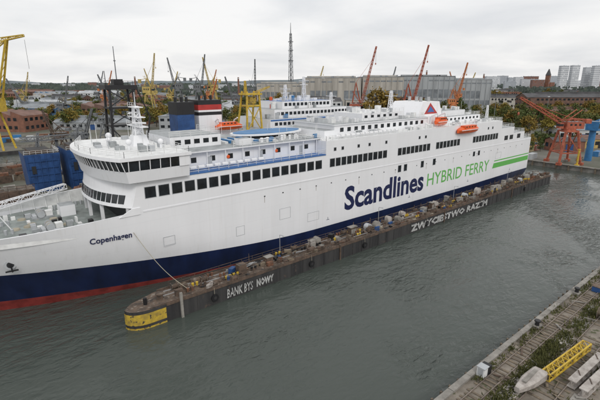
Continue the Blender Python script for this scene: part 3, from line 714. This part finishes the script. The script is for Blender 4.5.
# ---------------------------------------------------------------- cranes
def portal_crane(name,lat,fwd,h,m,boomlat,boomz,gz=GZ,w=9,cabh=None,bw=1.8,back=True,top=None,tt=.3):
    X,Y=geo(lat,fwd); b=MB(); cabh=cabh or h*.45
    c=Vector((X,Y,gz))
    ex=Vector((.7714,-.6363,0)); ey=Vector((.6363,.7714,0))
    T=[]
    for a in (-1,1):
        for d_ in (-1,1):
            p=c+ex*a*w/2+ey*d_*w/2; q_=c+ex*a*w*.28+ey*d_*w*.28+Vector((0,0,cabh*.72))
            b.strut(p,q_,w*.085,m); b.strut(p,p+Vector((0,0,w*.12)),w*.2,m); T.append((p,q_))
    for i,j in ((0,1),(1,3),(3,2),(2,0)):
        b.strut(T[i][0].lerp(T[i][1],.35),T[j][0].lerp(T[j][1],.35),w*.05,m); b.strut(T[i][0].lerp(T[i][1],.35),T[j][1],w*.035,m)
        b.strut(T[i][1],T[j][1],w*.08,m)
    for k in range(10):
        p=c+ex*w*.3-ey*w*.42+Vector((0,0,cabh*.07*k)); b.strut(p+ex*(k%2)*.9,p+ex*((k+1)%2)*.9+Vector((0,0,cabh*.07)),.14,m)
    pz=c+Vector((0,0,cabh*.72)); b.cyl(pz,pz+Vector((0,0,h*.05)),w*.3,w*.3,m,16)
    cb=c+Vector((0,0,cabh*.77)); sg=1 if boomlat>0 else -1
    ang=-YAW
    b.obox((cb-ex*sg*w*.15),(w*.8,w*.45,h*.11),ang,m,roofg)
    for k in (-1,0,1): b.obox(cb-ex*sg*w*.15+ex*k*w*.2-ey*w*.228+Vector((0,0,h*.05)),(w*.1,.06,h*.03),ang,glass)
    cc=cb+ex*sg*w*.42; b.obox(cc,(w*.2,w*.26,h*.09),ang,m); b.obox(cc+ex*sg*.15+Vector((0,0,h*.04)),(w*.19,w*.28,h*.035),ang,glass)
    b.rail([tuple(cb-ex*sg*w*.55-ey*w*.26+Vector((0,0,h*.11))),tuple(cb+ex*sg*w*.25-ey*w*.26+Vector((0,0,h*.11)))],m,1.1,1.5,.1,2)
    ap=cb-ex*sg*w*.1+Vector((0,0,(h-cabh)*.62)); 
    for a in (-1,1):
        b.strut(cb+ey*a*w*.2+ex*sg*w*.3+Vector((0,0,h*.12)),ap+ey*a*.3,w*.045,m); b.strut(cb+ey*a*w*.2-ex*sg*w*.35+Vector((0,0,h*.12)),ap+ey*a*.3,w*.045,m)
        b.strut(cb+ey*a*w*.2+ex*sg*w*.3+Vector((0,0,h*.12)),cb+ey*a*w*.2-ex*sg*w*.35+Vector((0,0,h*.3)),w*.03,m)
    tip=c+ex*boomlat+Vector((0,0,boomz-gz)); root=cb+ex*sg*w*.38+Vector((0,0,h*.1))
    b.lattice(root,tip,bw,bw*.45,max(6,int((tip-root).length/3)),m,tt,tt*.55)
    for a in (-.3,.3): b.strut(ap+ey*a,root.lerp(tip,.8),.14,m)
    if back:
        bk=ap-ex*sg*w*.7+Vector((0,0,-h*.02)); b.strut(ap,bk,w*.05,m); b.obox(bk-Vector((0,0,h*.06)),(w*.25,w*.25,h*.07),ang,m)
    b.strut(tip,tip-Vector((0,0,h*.25)),.1,black); b.ell(tip-Vector((0,0,h*.25)),(.5,.5,.8),m,8,5)
    return b.build(name)
portal_crane('harbour_crane',118,186,27,cranered,-23,30.5,w=9.5,cabh=20,bw=1.7)
portal_crane('harbour_crane',46,350,52,cranered,14,64,w=10,cabh=16,bw=1.6,back=False)
portal_crane('harbour_crane',88,350,50,cranered,13,65,w=10,cabh=18,bw=1.6,back=False)
portal_crane('harbour_crane',142,400,42,craneorange,10,54,w=9,cabh=20,bw=1.6,back=False)
portal_crane('shipyard_crane',-150,430,54,craneyel,9,64,w=10,cabh=32,bw=1.6)
portal_crane('shipyard_crane',-132,470,56,cranegrey,-9,62,w=10,cabh=36,bw=1.6)
portal_crane('shipyard_crane',-112,480,56,cranegrey,9,66,w=10,cabh=34,bw=1.6)
portal_crane('shipyard_crane',-100,500,54,craneyel,-10,64,w=10,cabh=34,bw=1.6)
portal_crane('shipyard_crane',-55,500,48,cranegrey,4,62,w=9,cabh=30,bw=1.6)
portal_crane('harbour_crane',-118,260,24,cranegrey,9,32,w=8,cabh=15,bw=1.2)
portal_crane('harbour_crane',-205,370,34,cranegrey,9,42,w=8,cabh=18,bw=1.2)
for lat,f,m_,bl,bz in ((-255,400,cranegrey,-14,40),(-235,520,craneorange,12,50),(-182,420,cranegrey,-12,44),(-168,560,craneyel,12,50),(-90,420,craneorange,10,40),(-290,620,cranegrey,12,52),(-62,420,cranegrey,-10,42),(20,600,craneyel,12,58),(112,560,cranegrey,10,56),(205,560,craneorange,-14,50),(236,620,craneyel,12,50),(-320,500,craneyel,10,48),(-215,640,craneyel,-12,56),(-130,620,craneorange,12,54)):
    portal_crane('harbour_crane',lat,f,bz*.8,m_,bl,bz,w=8,cabh=bz*.42,bw=1.4,tt=.35)
b=MB(); ex=Vector((.7714,-.6363,0)); ey=Vector((.6363,.7714,0)); X,Y=geo(-162,225); c=Vector((X,Y,GZ))
for a in (-1,1):
    for dd in (-1,1): b.strut(c+ex*a*6+ey*dd*5,c+ex*a*2.5+ey*dd*2.5+Vector((0,0,20)),1,yellow)
b.obox(c+Vector((0,0,20)),(12,7,7),-YAW,yellow,roofg)
hd=c+ex*14.5+Vector((0,0,55.5))
for a in (-1,1):
    b.strut(c+ex*5+ey*a*2+Vector((0,0,24)),hd+ey*a*.7,.9,yellow); b.strut(c-ex*1+ey*a*2+Vector((0,0,46)),hd+ey*a*.7,.5,yellow); b.strut(c-ex*3+ey*a*2+Vector((0,0,27)),c-ex*1+ey*a*2+Vector((0,0,46)),.6,yellow)
for k in range(8):
    u0=k/8; u1=(k+1)/8; A=lambda u,a:(c+ex*5+ey*a*2+Vector((0,0,24))).lerp(hd+ey*a*.7,u); b.strut(A(u0,-1),A(u1,1),.25,yellow)
b.lattice(hd-ex*3,hd+ex*9+Vector((0,0,2)),1.6,.8,6,yellow,.4,.25); b.strut(hd+ex*9,hd+ex*9-Vector((0,0,14)),.12,black)
b.box(c.x-10,c.x+10,c.y-10,c.y+10,-3,-.0+GZ-.01,rustdark,groundm)
b.build('luffing_crane')
b=MB(); X,Y=geo(133,192); b.cyl((X,Y,GZ),(X,Y,GZ+14),1.5,1.3,bluel,16); b.box(X-2.5,X+2.5,Y-2.5,Y+2.5,GZ+14,GZ+18,bluel,roofg); b.lattice((X,Y,GZ+17),(X+18,Y-10,GZ+24),1.4,.7,8,bluel); b.box(X-2,X-.5,Y-2.6,Y-2.51,GZ+15,GZ+17,glass)
b.rail([(X-2.5,Y-2.5,GZ+18),(X+2.5,Y-2.5,GZ+18)],white2,1.1,1.2,.1,2); b.build('blue_slewing_crane')
b=MB(); X,Y=geo(-15,720); b.lattice((X,Y,GZ),(X,Y,112),7,2.2,26,cranegrey,.6,.35)
for z in (70,86,99): b.box(X-3,X+3,Y-3,Y+3,z,z+1,cranegrey)
b.cyl((X,Y,112),(X,Y,128),.7,.3,cranegrey,6); b.cyl((X-3,Y,86),(X-3.2,Y-1,86),1.6,1.6,walll,12)
b.build('radio_mast')
b=MB(); X,Y=geo(-212,505); b.cyl((X,Y,GZ),(X,Y,76),.9,.4,cranegrey,8); b.box(X-1,X+1,Y-1,Y+1,60,61,cranegrey); b.build('antenna_mast')
for lat,f,h in ((-60,330,30),(-180,340,28),(-230,350,30),(20,380,40),(190,330,26),(215,300,24),(150,330,30)):
    b=MB(); X,Y=geo(lat,f); b.cyl((X,Y,GZ),(X,Y,h),.3,.15,cranegrey,8); b.box(X-1.6,X+1.6,Y-.3,Y+.3,h,h+.7,frame); b.build('yard_floodlight_mast')

# ---------------------------------------------------------------- buildings
def warehouse(name,lat,fwd,L,W,H,ang,wm_,rm,roof='gable',rows_=1,rh=None,win_=glass,gz=GZ,band=False):
    X,Y=geo(lat,fwd); b=MB(); ca,sa=math.cos(ang),math.sin(ang)
    def T(x,y,z): return (X+x*ca-y*sa,Y+x*sa+y*ca,gz+z)
    def bx(x0,x1,y0,y1,z0,z1,m,tm=None): b.hexa([T(x0,y0,z0),T(x1,y0,z0),T(x1,y1,z0),T(x0,y1,z0),T(x0,y0,z1),T(x1,y0,z1),T(x1,y1,z1),T(x0,y1,z1)],m,tm)
    bx(-L/2,L/2,-W/2,W/2,0,H,wm_)
    rh=rh or W*.18
    if roof=='gable':
        o=.5
        b.face([T(-L/2-o,-W/2-o,H-.1),T(L/2+o,-W/2-o,H-.1),T(L/2+o,0,H+rh),T(-L/2-o,0,H+rh)],rm)
        b.face([T(L/2+o,W/2+o,H-.1),T(-L/2-o,W/2+o,H-.1),T(-L/2-o,0,H+rh),T(L/2+o,0,H+rh)],rm)
        for x in (-L/2,L/2): b.face([T(x,-W/2,H),T(x,W/2,H),T(x,0,H+rh-.1)],wm_)
        if L>25: bx(-L*.38,L*.38,-1.2,1.2,H+rh*.8,H+rh+1.2,rm)
    elif roof=='saw':
        n=max(2,int(L/10)); 
        for k in range(n):
            a=-L/2+L*k/n; c=-L/2+L*(k+1)/n
            b.face([T(a,-W/2,H+.01),T(a,W/2,H+.01),T(a+.3,W/2,H+3.2),T(a+.3,-W/2,H+3.2)],win_)
            b.face([T(a+.3,-W/2,H+3.2),T(a+.3,W/2,H+3.2),T(c,W/2,H+.01),T(c,-W/2,H+.01)],rm)
            for y in (-W/2,W/2): b.face([T(a,y,H),T(c,y,H),T(a+.3,y,H+3.2)],wm_)
    else:
        bx(-L/2-.3,L/2+.3,-W/2-.3,W/2+.3,H,H+.6,rm)
        for k in range(int(L/12)+1):
            x=U(-L/2+2,L/2-3); y=U(-W/3,W/3); bx(x,x+U(1,3),y,y+U(1,3),H+.6,H+.6+U(.8,2.2),rm)
    if band:
        for sgn in (-1,1):
            y=sgn*W/2; n=int(L/6.5)
            for k in range(n+1):
                x=-L/2+L*k/n; bx(x-.35,x+.35,min(y,y+sgn*.6),max(y,y+sgn*.6),0,H-.5,wm_)
            for za,zb,mm_ in ((.12,.30,hallg),(.36,.62,hallg),(.86,.90,hallg)):
                for k in range(n):
                    if R()<.22: continue
                    x=-L/2+L*k/n; bx(x+.7,x+L/n-.7,min(y,y+sgn*.06),max(y,y+sgn*.06),H*za,H*zb,mm_)
            n=int(W/6.5); x=sgn*L/2
            for k in range(n+1):
                y=-W/2+W*k/n; bx(min(x,x+sgn*.6),max(x,x+sgn*.6),y-.35,y+.35,0,H-.5,wm_)
            bx(min(x,x+sgn*.08),max(x,x+sgn*.08),-W*.32,W*.32,0,H*.6,roofg)
        bx(-L/2+4,L/2-4,-3,3,H+.6,H+2.4,wm_,rm)
        return b.build(name)
    for r in range(rows_):
        z0=H*(r+.35)/rows_; z1=H*(r+.75)/rows_
        for sgn in (-1,1):
            n=max(2,int(L/4.5))
            for k in range(n):
                x=-L/2+L*(k+.2)/n; e=x+L*.55/n
                if R()<.1: continue
                y=sgn*W/2; bx(x,e,min(y,y+sgn*.06),max(y,y+sgn*.06),z0,z1,win_)
            n=max(1,int(W/4.5))
            for k in range(n):
                y=-W/2+W*(k+.22)/n; e=y+W*.55/n; x=sgn*L/2
                bx(min(x,x+sgn*.06),max(x,x+sgn*.06),y,e,z0,z1,win_)
    bx(-2,2,-W/2-.12,-W/2-.065,0,min(4.5,H*.7),bluep if R()<.4 else dark)
    return b.build(name)
A0=-YAW
warehouse('shipyard_assembly_hall',40,560,70,44,40,A0,wallb,roofg,'flat',band=True)
warehouse('shipyard_assembly_hall',102,560,50,44,41,A0+.03,wallb,roofg,'flat',band=True)
warehouse('shipyard_assembly_hall',164,580,68,45,42,A0,wallg,roofd,'flat',band=True)
warehouse('shipyard_assembly_hall',228,600,54,40,38,A0,wallg,roofg,'flat',band=True)
warehouse('shipyard_assembly_hall',-22,680,86,40,33,A0,wallb,roofg,'flat',band=True)
warehouse('boiler_house',60,430,30,16,18,A0,wallb,roofg,'flat',2)
warehouse('office_block',112,440,26,14,20,A0,brick,roofd,'flat',5)
warehouse('pipe_workshop',20,430,40,18,17,A0+.1,walll,roofd,'gable',2)
warehouse('brick_warehouse',292,455,120,22,20,A0+.04,brickd,roofd,'gable',4)
warehouse('brick_warehouse',232,380,40,16,10,A0,brick,roofr,'gable',2)
warehouse('low_workshop',214,300,46,14,6,A0+.1,wallb,roofg,'gable')
warehouse('low_workshop',165,235,20,10,5,A0+.1,wally,roofr,'gable')
warehouse('low_workshop',140,222,16,9,5.5,A0,brick,roofd,'gable')
warehouse('low_workshop',172,262,30,12,7,A0,walll,roofg,'gable')
warehouse('low_workshop',206,250,24,12,6,A0+.3,wallg,roofd,'flat')
cols=[(brick,roofd),(brick,roofr),(wallg,roofg),(wallb,roofg),(walll,roofl),(wallg,roofd),(wallb,roofd),(wallbl,roofg),(brickd,roofd),(brickd,roofr)]
fwd=330
while fwd<1500:
    lat=-fwd*.78
    while lat<fwd*.8:
        L=U(22,60)*(1+fwd/2500); W=U(12,24); H=U(4,11)*(1+fwd/3000)
        mid_=lat+L/2
        ok=R()<.82 and not (fwd<700 and -60<mid_<255) and not (fwd<520 and mid_>150)
        if ok:
            wm_,rm=random.choice(cols)
            warehouse('warehouse' if R()<.7 else 'factory_shed',mid_,fwd+U(-14,14),L,W,H,A0+random.choice([0,0,.08,-.2,1.57,.25]),wm_,rm,random.choice(['gable','gable','flat','saw']),1 if H<9 else 2)
        lat+=L+U(2,20)
    fwd*=1.115
for lat,f,h in ((-340,900,48),(-120,850,46),(260,900,60),(420,1000,55)):
    X,Y=geo(lat,f); b=MB(); b.cyl((X,Y,GZ),(X,Y,h),2.4,1.5,brick,14); b.cyl((X,Y,h-3),(X,Y,h-1.5),1.8,1.8,walll,14); b.build('factory_chimney')
for k in range(60):
    f=U(1500,2600); t=U(.36,.78) if k<36 else U(-.7,.4); lat=f*t; L=U(20,60); H=U(30,62)*(f/2000) if k<36 else U(16,34)
    warehouse('apartment_block',lat,f,L*1.4,14,H,A0+U(-.3,.3),random.choice([farwhite,fargrey,farwhite,brick]),fargrey,'flat',int(H/5),win_=farwin)
for t,f,H in ((.60,1500,88),(.625,1520,90),(.655,1540,84),(.675,1500,88)):
    warehouse('tower_block',f*t,f,26,16,H,A0,farwhite,fargrey,'flat',14,win_=farwin)
X,Y=geo(1700*.567,1700); b=MB(); b.box(X-7,X+7,Y-7,Y+7,GZ,62,brick); b.loft([(X-8,Y-8),(X+8,Y-8),(X+8,Y+8),(X-8,Y+8)],62,[(X-1,Y-1),(X+1,Y-1),(X+1,Y+1),(X-1,Y+1)],86,roofd,roofd); b.box(X+7,X+50,Y-9,Y+9,GZ,36,brick,roofd)
for z in (30,46): b.box(X-2,X+2,Y-7.1,Y-7.01,z,z+8,farwin)
b.build('brick_church')

# ---------------------------------------------------------------- dock structures to the left behind the bow
def dockmod(x0,x1,y0,y1,h):
    b=MB()
    b.hexa([(x0,y0,GZ),(x1,y0,GZ),(x1,y1,GZ),(x0,y1,GZ),(x0-.6,y0,GZ+h),(x1+.6,y0,GZ+h),(x1+.6,y1,GZ+h),(x0-.6,y1,GZ+h)],bluep,rustdark)
    n=int((x1-x0)/1.6)
    for k in range(n+1): b.box(x0+(x1-x0-.25)*k/n,x0+(x1-x0-.25)*k/n+.25,y0-.3,y0-.01,GZ+.2,GZ+h-.3,bluep)
    for k in range(5): b.box(x0-.1,x1+.1,y0-.36,y0-.31,GZ+1+k*h/5.5,GZ+1.2+k*h/5.5,bluep)
    b.box(x0+1,x0+2.2,y0-.4,y0-.37,GZ+h*.5,GZ+h*.7,dark); b.rail([(x0-.5,y0+.1,GZ+h),(x1+.5,y0+.1,GZ+h),(x1+.5,y1-.1,GZ+h)],white2,1.2,1.5,.08,2)
    b.box(x0+1,x1-2,y0+2,y1-2,GZ+h,GZ+h+1.2,rustbr,rustdark); b.lattice(((x0+x1)/2,y1-3,GZ+h),((x0+x1)/2+1,y1-3,GZ+h+6),.9,.5,5,cranegrey)
    b.build('blue_dock_module')
dockmod(17,26,158,170,12.5); dockmod(28.5,38.5,154,168,13.5)
b=MB(); 
for x in (22,28,33): 
    b.strut((x,176,GZ),(x+1,176,17),.5,cranegrey); b.strut((x+4,176,GZ),(x+1,176,17),.5,cranegrey)
b.lattice((18,176,17.5),(40,176,17.5),1.5,1.5,10,cranegrey); b.build('pier_gantry')
portal_crane('pier_crane',-104,200,20,cranegrey,7,25,w=7,cabh=13,bw=1.1)
portal_crane('pier_crane',-118,206,20,rustbr,-6,24,w=7,cabh=12,bw=1.1)
b=MB()
b.box(-90,14,113,137,-2,3.6,rustdark,rust)
b.box(-90,15,132,137.6,3.603,9,rustbr,rust)
b.box(-90,13,111,113.6,-2.1,6.4,rustdark,rust)
for k in range(44): 
    b.box(-90+k*2.4,-89.7+k*2.4,131.7,131.99,3.7,8.8,rustbr); b.box(-90+k*2.35,-89.7+k*2.35,110.7,110.99,-2,6.2,rustbr)
b.rail([(-90,132.3,9),(15,132.3,9)],rustbr,1.2,2,.1,2); b.rail([(-90,111.3,6.4),(13,111.3,6.4)],rustbr,1.2,2,.1,2)
for k in range(120):
    s=U(-60,12); y=U(114,131); b.obox((s,y,3.61),(U(.6,5),U(.5,2.5),U(.2,2.2)),U(-.6,.6),random.choice([rustbr,rust2,conc,wood,rustdark,bluep,rust]))
for k in range(40):
    s=U(-60,14); y=U(133,137); b.obox((s,y,9.003),(U(.5,3),U(.4,1.5),U(.2,1.8)),U(-.2,.2),random.choice([rustbr,rust2,conc,wood,rustdark]))
for k in range(30): s=U(-50,10); b.strut((s,U(114,130),3.6),(s+U(-4,4),U(114,130),U(4,9)),.2,rustbr)
b.build('rusty_floating_dock')
for k in range(110):
    s=U(-70,38); y=U(142,203)
    if 12<s<41 and 150<y<178: continue
    b=MB(); L=U(2,9); W=U(1.5,5); H=U(.8,3.4)
    m_=random.choice([rustbr,rust,conc,wood,bluep,concl,rustdark,rust2]); b.obox((s,y,GZ+.01),(L,W,H),U(-.4,.4),m_); b.obox((s,y,GZ+.01+H),(L*.8,W*.7,H*.35),U(-.4,.4),random.choice([rust2,rust,conc]))
    b.strut((s,y,GZ+H),(s+1,y,GZ+H*1.8),.2,rustbr); b.build('scrap_pile')
for k in range(7):
    X=U(-120,5); Y=222+k*9.5; b=MB(); L=U(18,40); b.prism([(X,Y+3),(X+4,Y),(X+L,Y),(X+L,Y+6),(X+4,Y+6)],-.5,2.4,random.choice([rustdark,white,bluep,rustdark]),deckgrey)
    b.box(X+L*.6,X+L*.88,Y+1,Y+5,2.4,5.8,white,white2); b.box(X+L*.6-.05,X+L*.6-.004,Y+1.5,Y+4.5,4.2,5.2,glass); b.box(X+L*.65,X+L*.8,Y+1.5,Y+4.5,5.8,8,white,deckgrey); b.cyl((X+L*.7,Y+3,8),(X+L*.7,Y+3,13),.18,.1,white); b.cyl((X+L*.82,Y+3,5.8),(X+L*.82,Y+3,8.5),.7,.6,black)
    for j in range(7): s=X+U(5,L*.55); b.box(s,s+U(1,2.5),Y+1,Y+U(2,5),2.403,2.4+U(.5,1.8),random.choice([rust2,conc,orange,bluel,deckgrey]))
    b.build('harbour_tug')
for k in range(70):
    s=U(-140,60); y=U(292,330); b=MB(); L=U(3,9); b.obox((s,y,GZ+.01),(L,U(2,4),U(1,3)),U(-.5,.5),random.choice([rustbr,conc,bluel,rust2,walll,wallg])); b.strut((s,y-2.5,GZ+.1),(s+L,y-2,GZ+.6),.4,random.choice([rustbr,steel])); b.build('steel_stores')
for k in range(70):
    s=U(207,300); y=U(25,150); b=MB(); t=R()
    if t<.3:
        b.box(s,s+6,y,y+2.4,GZ,GZ+2.5,random.choice([bluel,cranered,conc,wally,walll]))
        for j in range(10): b.box(s+.3+j*.56,s+.45+j*.56,y-.06,y-.005,GZ+.2,GZ+2.4,frame)
        b.build('shipping_container')
    else:
        b.obox((s,y,GZ+.005),(U(1,4),U(1,3),U(.5,1.6)),U(0,3),random.choice([rust2,conc,wood,rustbr])); b.strut((s,y,GZ),(s+U(2,5),y+U(-2,2),GZ+U(.3,1.8)),.3,rust2); b.build('steel_scrap')
b=MB(); b.cyl((206.5,62,GZ),(206.5,62,GZ+7),.4,.4,yellow,12); b.cyl((206.5,62,GZ+7),(206.5,62,GZ+7.3),.6,.6,yellow,12); b.box(205.7,207.3,61.2,62.8,GZ,GZ+.6,yellow); b.build('yellow_marker_post')
b=MB()
for k in range(24): b.box(204.2,204.75,24+k*5,24.6+k*5,-1,GZ+.3,wood)
b.box(204.3,205.6,22,150,GZ+.004,GZ+.35,conc); b.build('quay_fenders')

# ---------------------------------------------------------------- trees
def tree_mesh(seed,H,m,nl=620):
    rr=random.Random(seed); b=MB(); 
    b.cyl((0,0,0),(rr.uniform(-.3,.3),0,H*.45),H*.022,H*.012,bark,7); b.cyl((0,0,H*.44),(0,0,H*.85),H*.012,.04,bark,6)
    cl=[]
    for k in range(16):
        a=rr.uniform(0,6.28); z=rr.uniform(.3,.95); r=H*.27*(1-((z-.55)/.5)**2*.8)*rr.uniform(.4,1)
        c=Vector((r*math.cos(a),r*math.sin(a),H*z)); cl.append((c,rr.uniform(.07,.13)*H)); b.strut((0,0,H*max(.2,z-.22)),c,H*.008,bark)
    for k in range(nl):
        c,s=rr.choice(cl); p=c+Vector((rr.gauss(0,s*.6),rr.gauss(0,s*.6),rr.gauss(0,s*.5)))
        w=rr.uniform(.25,.5)*H/14; n=Vector((rr.gauss(0,1),rr.gauss(0,1),rr.gauss(.5,1))).normalized(); a=n.orthogonal().normalized(); e=n.cross(a)
        b.face([p-a*w-e*w*.6,p+a*w*.8-e*w*.5,p+a*w+e*w*.6,p-a*w*.7+e*w],m)
    o=b.build('tmp'); me=o.data; me.name='tree_mesh'; bpy.data.objects.remove(o); return me
TM=[tree_mesh(i,16,foliage if i%3 else foliagey) for i in range(6)]
def tree(lat,f,h,k=None):
    X,Y=geo(lat,f); me=TM[random.randrange(6) if k is None else k]; o=bpy.data.objects.new('autumn_tree' if foliagey.name in me.materials else 'broadleaf_tree',me); COL.objects.link(o)
    o.location=(X,Y,GZ-.05); s=h/16; o.scale=(s*U(.9,1.3),s*U(.9,1.3),s); o.rotation_euler=(0,0,U(0,6.28))
for k in range(100): f=U(262,440); tree(f*U(.44,.74),f,U(10,18))
for k in range(26): f=U(215,260); tree(f*U(.50,.66),f,U(4,8))
for k in range(230): f=U(330,640); tree(-f*U(.08,.76),f,U(8,17))
for k in range(60): f=U(320,430); tree(-f*U(.12,.76),f,U(9,16),random.choice([0,3,0,2,4]))
for k in range(22): f=U(370,430); tree(f*U(.12,.42),f,U(12,20))
for la in (60,66,70): tree(la,340,U(27,31),0)
for k in range(26): f=U(325,370); tree(-f*U(.45,.78),f,U(10,16),random.choice([0,3,0,1]))
for k in range(170): f=U(600,1200); tree(f*U(-.74,.76),f,U(12,20))
b=MB()
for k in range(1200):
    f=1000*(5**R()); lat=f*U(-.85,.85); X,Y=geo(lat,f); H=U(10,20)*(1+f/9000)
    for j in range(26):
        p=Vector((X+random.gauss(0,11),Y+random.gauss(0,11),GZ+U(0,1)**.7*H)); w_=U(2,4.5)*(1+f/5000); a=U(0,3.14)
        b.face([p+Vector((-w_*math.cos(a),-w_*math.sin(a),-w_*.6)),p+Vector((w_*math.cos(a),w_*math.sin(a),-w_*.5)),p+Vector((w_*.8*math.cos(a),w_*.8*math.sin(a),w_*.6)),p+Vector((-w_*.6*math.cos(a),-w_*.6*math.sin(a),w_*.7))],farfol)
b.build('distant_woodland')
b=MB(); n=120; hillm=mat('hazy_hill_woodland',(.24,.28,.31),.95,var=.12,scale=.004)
ring=[]
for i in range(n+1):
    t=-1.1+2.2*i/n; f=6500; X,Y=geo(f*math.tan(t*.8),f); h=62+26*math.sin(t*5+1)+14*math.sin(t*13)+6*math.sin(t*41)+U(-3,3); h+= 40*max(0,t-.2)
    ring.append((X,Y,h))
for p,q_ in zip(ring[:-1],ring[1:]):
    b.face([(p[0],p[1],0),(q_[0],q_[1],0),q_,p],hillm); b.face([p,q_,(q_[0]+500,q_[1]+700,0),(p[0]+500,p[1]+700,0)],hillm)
b.build('hills')

# ---------------------------------------------------------------- light
SUN_EL=math.radians(42)
sd=Vector((-.35,-1.0,0)).normalized()
wl=bpy.data.worlds.new('World'); scene.world=wl; wl.use_nodes=True; nt=wl.node_tree; N=nt.nodes; Lk=nt.links
for n_ in list(N): N.remove(n_)
out=N.new('ShaderNodeOutputWorld'); sky=N.new('ShaderNodeTexSky'); sky.sky_type='NISHITA'; sky.sun_disc=False; sky.sun_elevation=SUN_EL; sky.sun_rotation=math.atan2(sd.x,sd.y); sky.dust_density=3
bg1=N.new('ShaderNodeBackground'); bg1.inputs[1].default_value=.1; Lk.new(sky.outputs[0],bg1.inputs[0])
tc=N.new('ShaderNodeTexCoord'); sep=N.new('ShaderNodeSeparateXYZ'); Lk.new(tc.outputs['Generated'],sep.inputs[0])
ad=N.new('ShaderNodeMath'); ad.operation='ADD'; ad.inputs[1].default_value=.16; Lk.new(sep.outputs[2],ad.inputs[0])
mx_=N.new('ShaderNodeMath'); mx_.operation='MAXIMUM'; mx_.inputs[1].default_value=.05; Lk.new(ad.outputs[0],mx_.inputs[0])
dv=N.new('ShaderNodeVectorMath'); dv.operation='DIVIDE'; cb=N.new('ShaderNodeCombineXYZ')
for i in range(3): Lk.new(mx_.outputs[0],cb.inputs[i])
Lk.new(tc.outputs['Generated'],dv.inputs[0]); Lk.new(cb.outputs[0],dv.inputs[1])
no=N.new('ShaderNodeTexNoise'); no.inputs['Scale'].default_value=.9; no.inputs['Detail'].default_value=5; no.inputs['Roughness'].default_value=.5; no.inputs['Distortion'].default_value=.3; Lk.new(dv.outputs[0],no.inputs[0])
cr=N.new('ShaderNodeValToRGB'); Lk.new(no.outputs['Fac'],cr.inputs[0]); cr.color_ramp.elements[0].position=.3; cr.color_ramp.elements[0].color=(.72,.73,.75,1); cr.color_ramp.elements[1].position=.58; cr.color_ramp.elements[1].color=(.92,.91,.90,1)
bg2=N.new('ShaderNodeBackground'); bg2.inputs[1].default_value=1.1; Lk.new(cr.outputs[0],bg2.inputs[0])
ms_=N.new('ShaderNodeMixShader'); ms_.inputs[0].default_value=.9; Lk.new(bg1.outputs[0],ms_.inputs[1]); Lk.new(bg2.outputs[0],ms_.inputs[2]); Lk.new(ms_.outputs[0],out.inputs[0])
L=bpy.data.lights.new('sun','SUN'); L.energy=1.1; L.angle=math.radians(18); L.color=(1,.96,.9); lo=bpy.data.objects.new('sun',L); COL.objects.link(lo)
dvec=-(sd*math.cos(SUN_EL)+Vector((0,0,math.sin(SUN_EL)))); lo.rotation_euler=dvec.to_track_quat('-Z','Y').to_euler()
scene.view_settings.view_transform='Standard'; scene.view_settings.look='None'; scene.view_settings.exposure=0

cam=bpy.data.cameras.new('camera'); cam.sensor_width=36; cam.lens=25.2; cam.clip_end=20000; cam.clip_start=.5
co=bpy.data.objects.new('camera',cam); COL.objects.link(co); co.location=(0,0,CAMH); co.rotation_euler=(math.pi/2-PITCH,0,-YAW); scene.camera=co
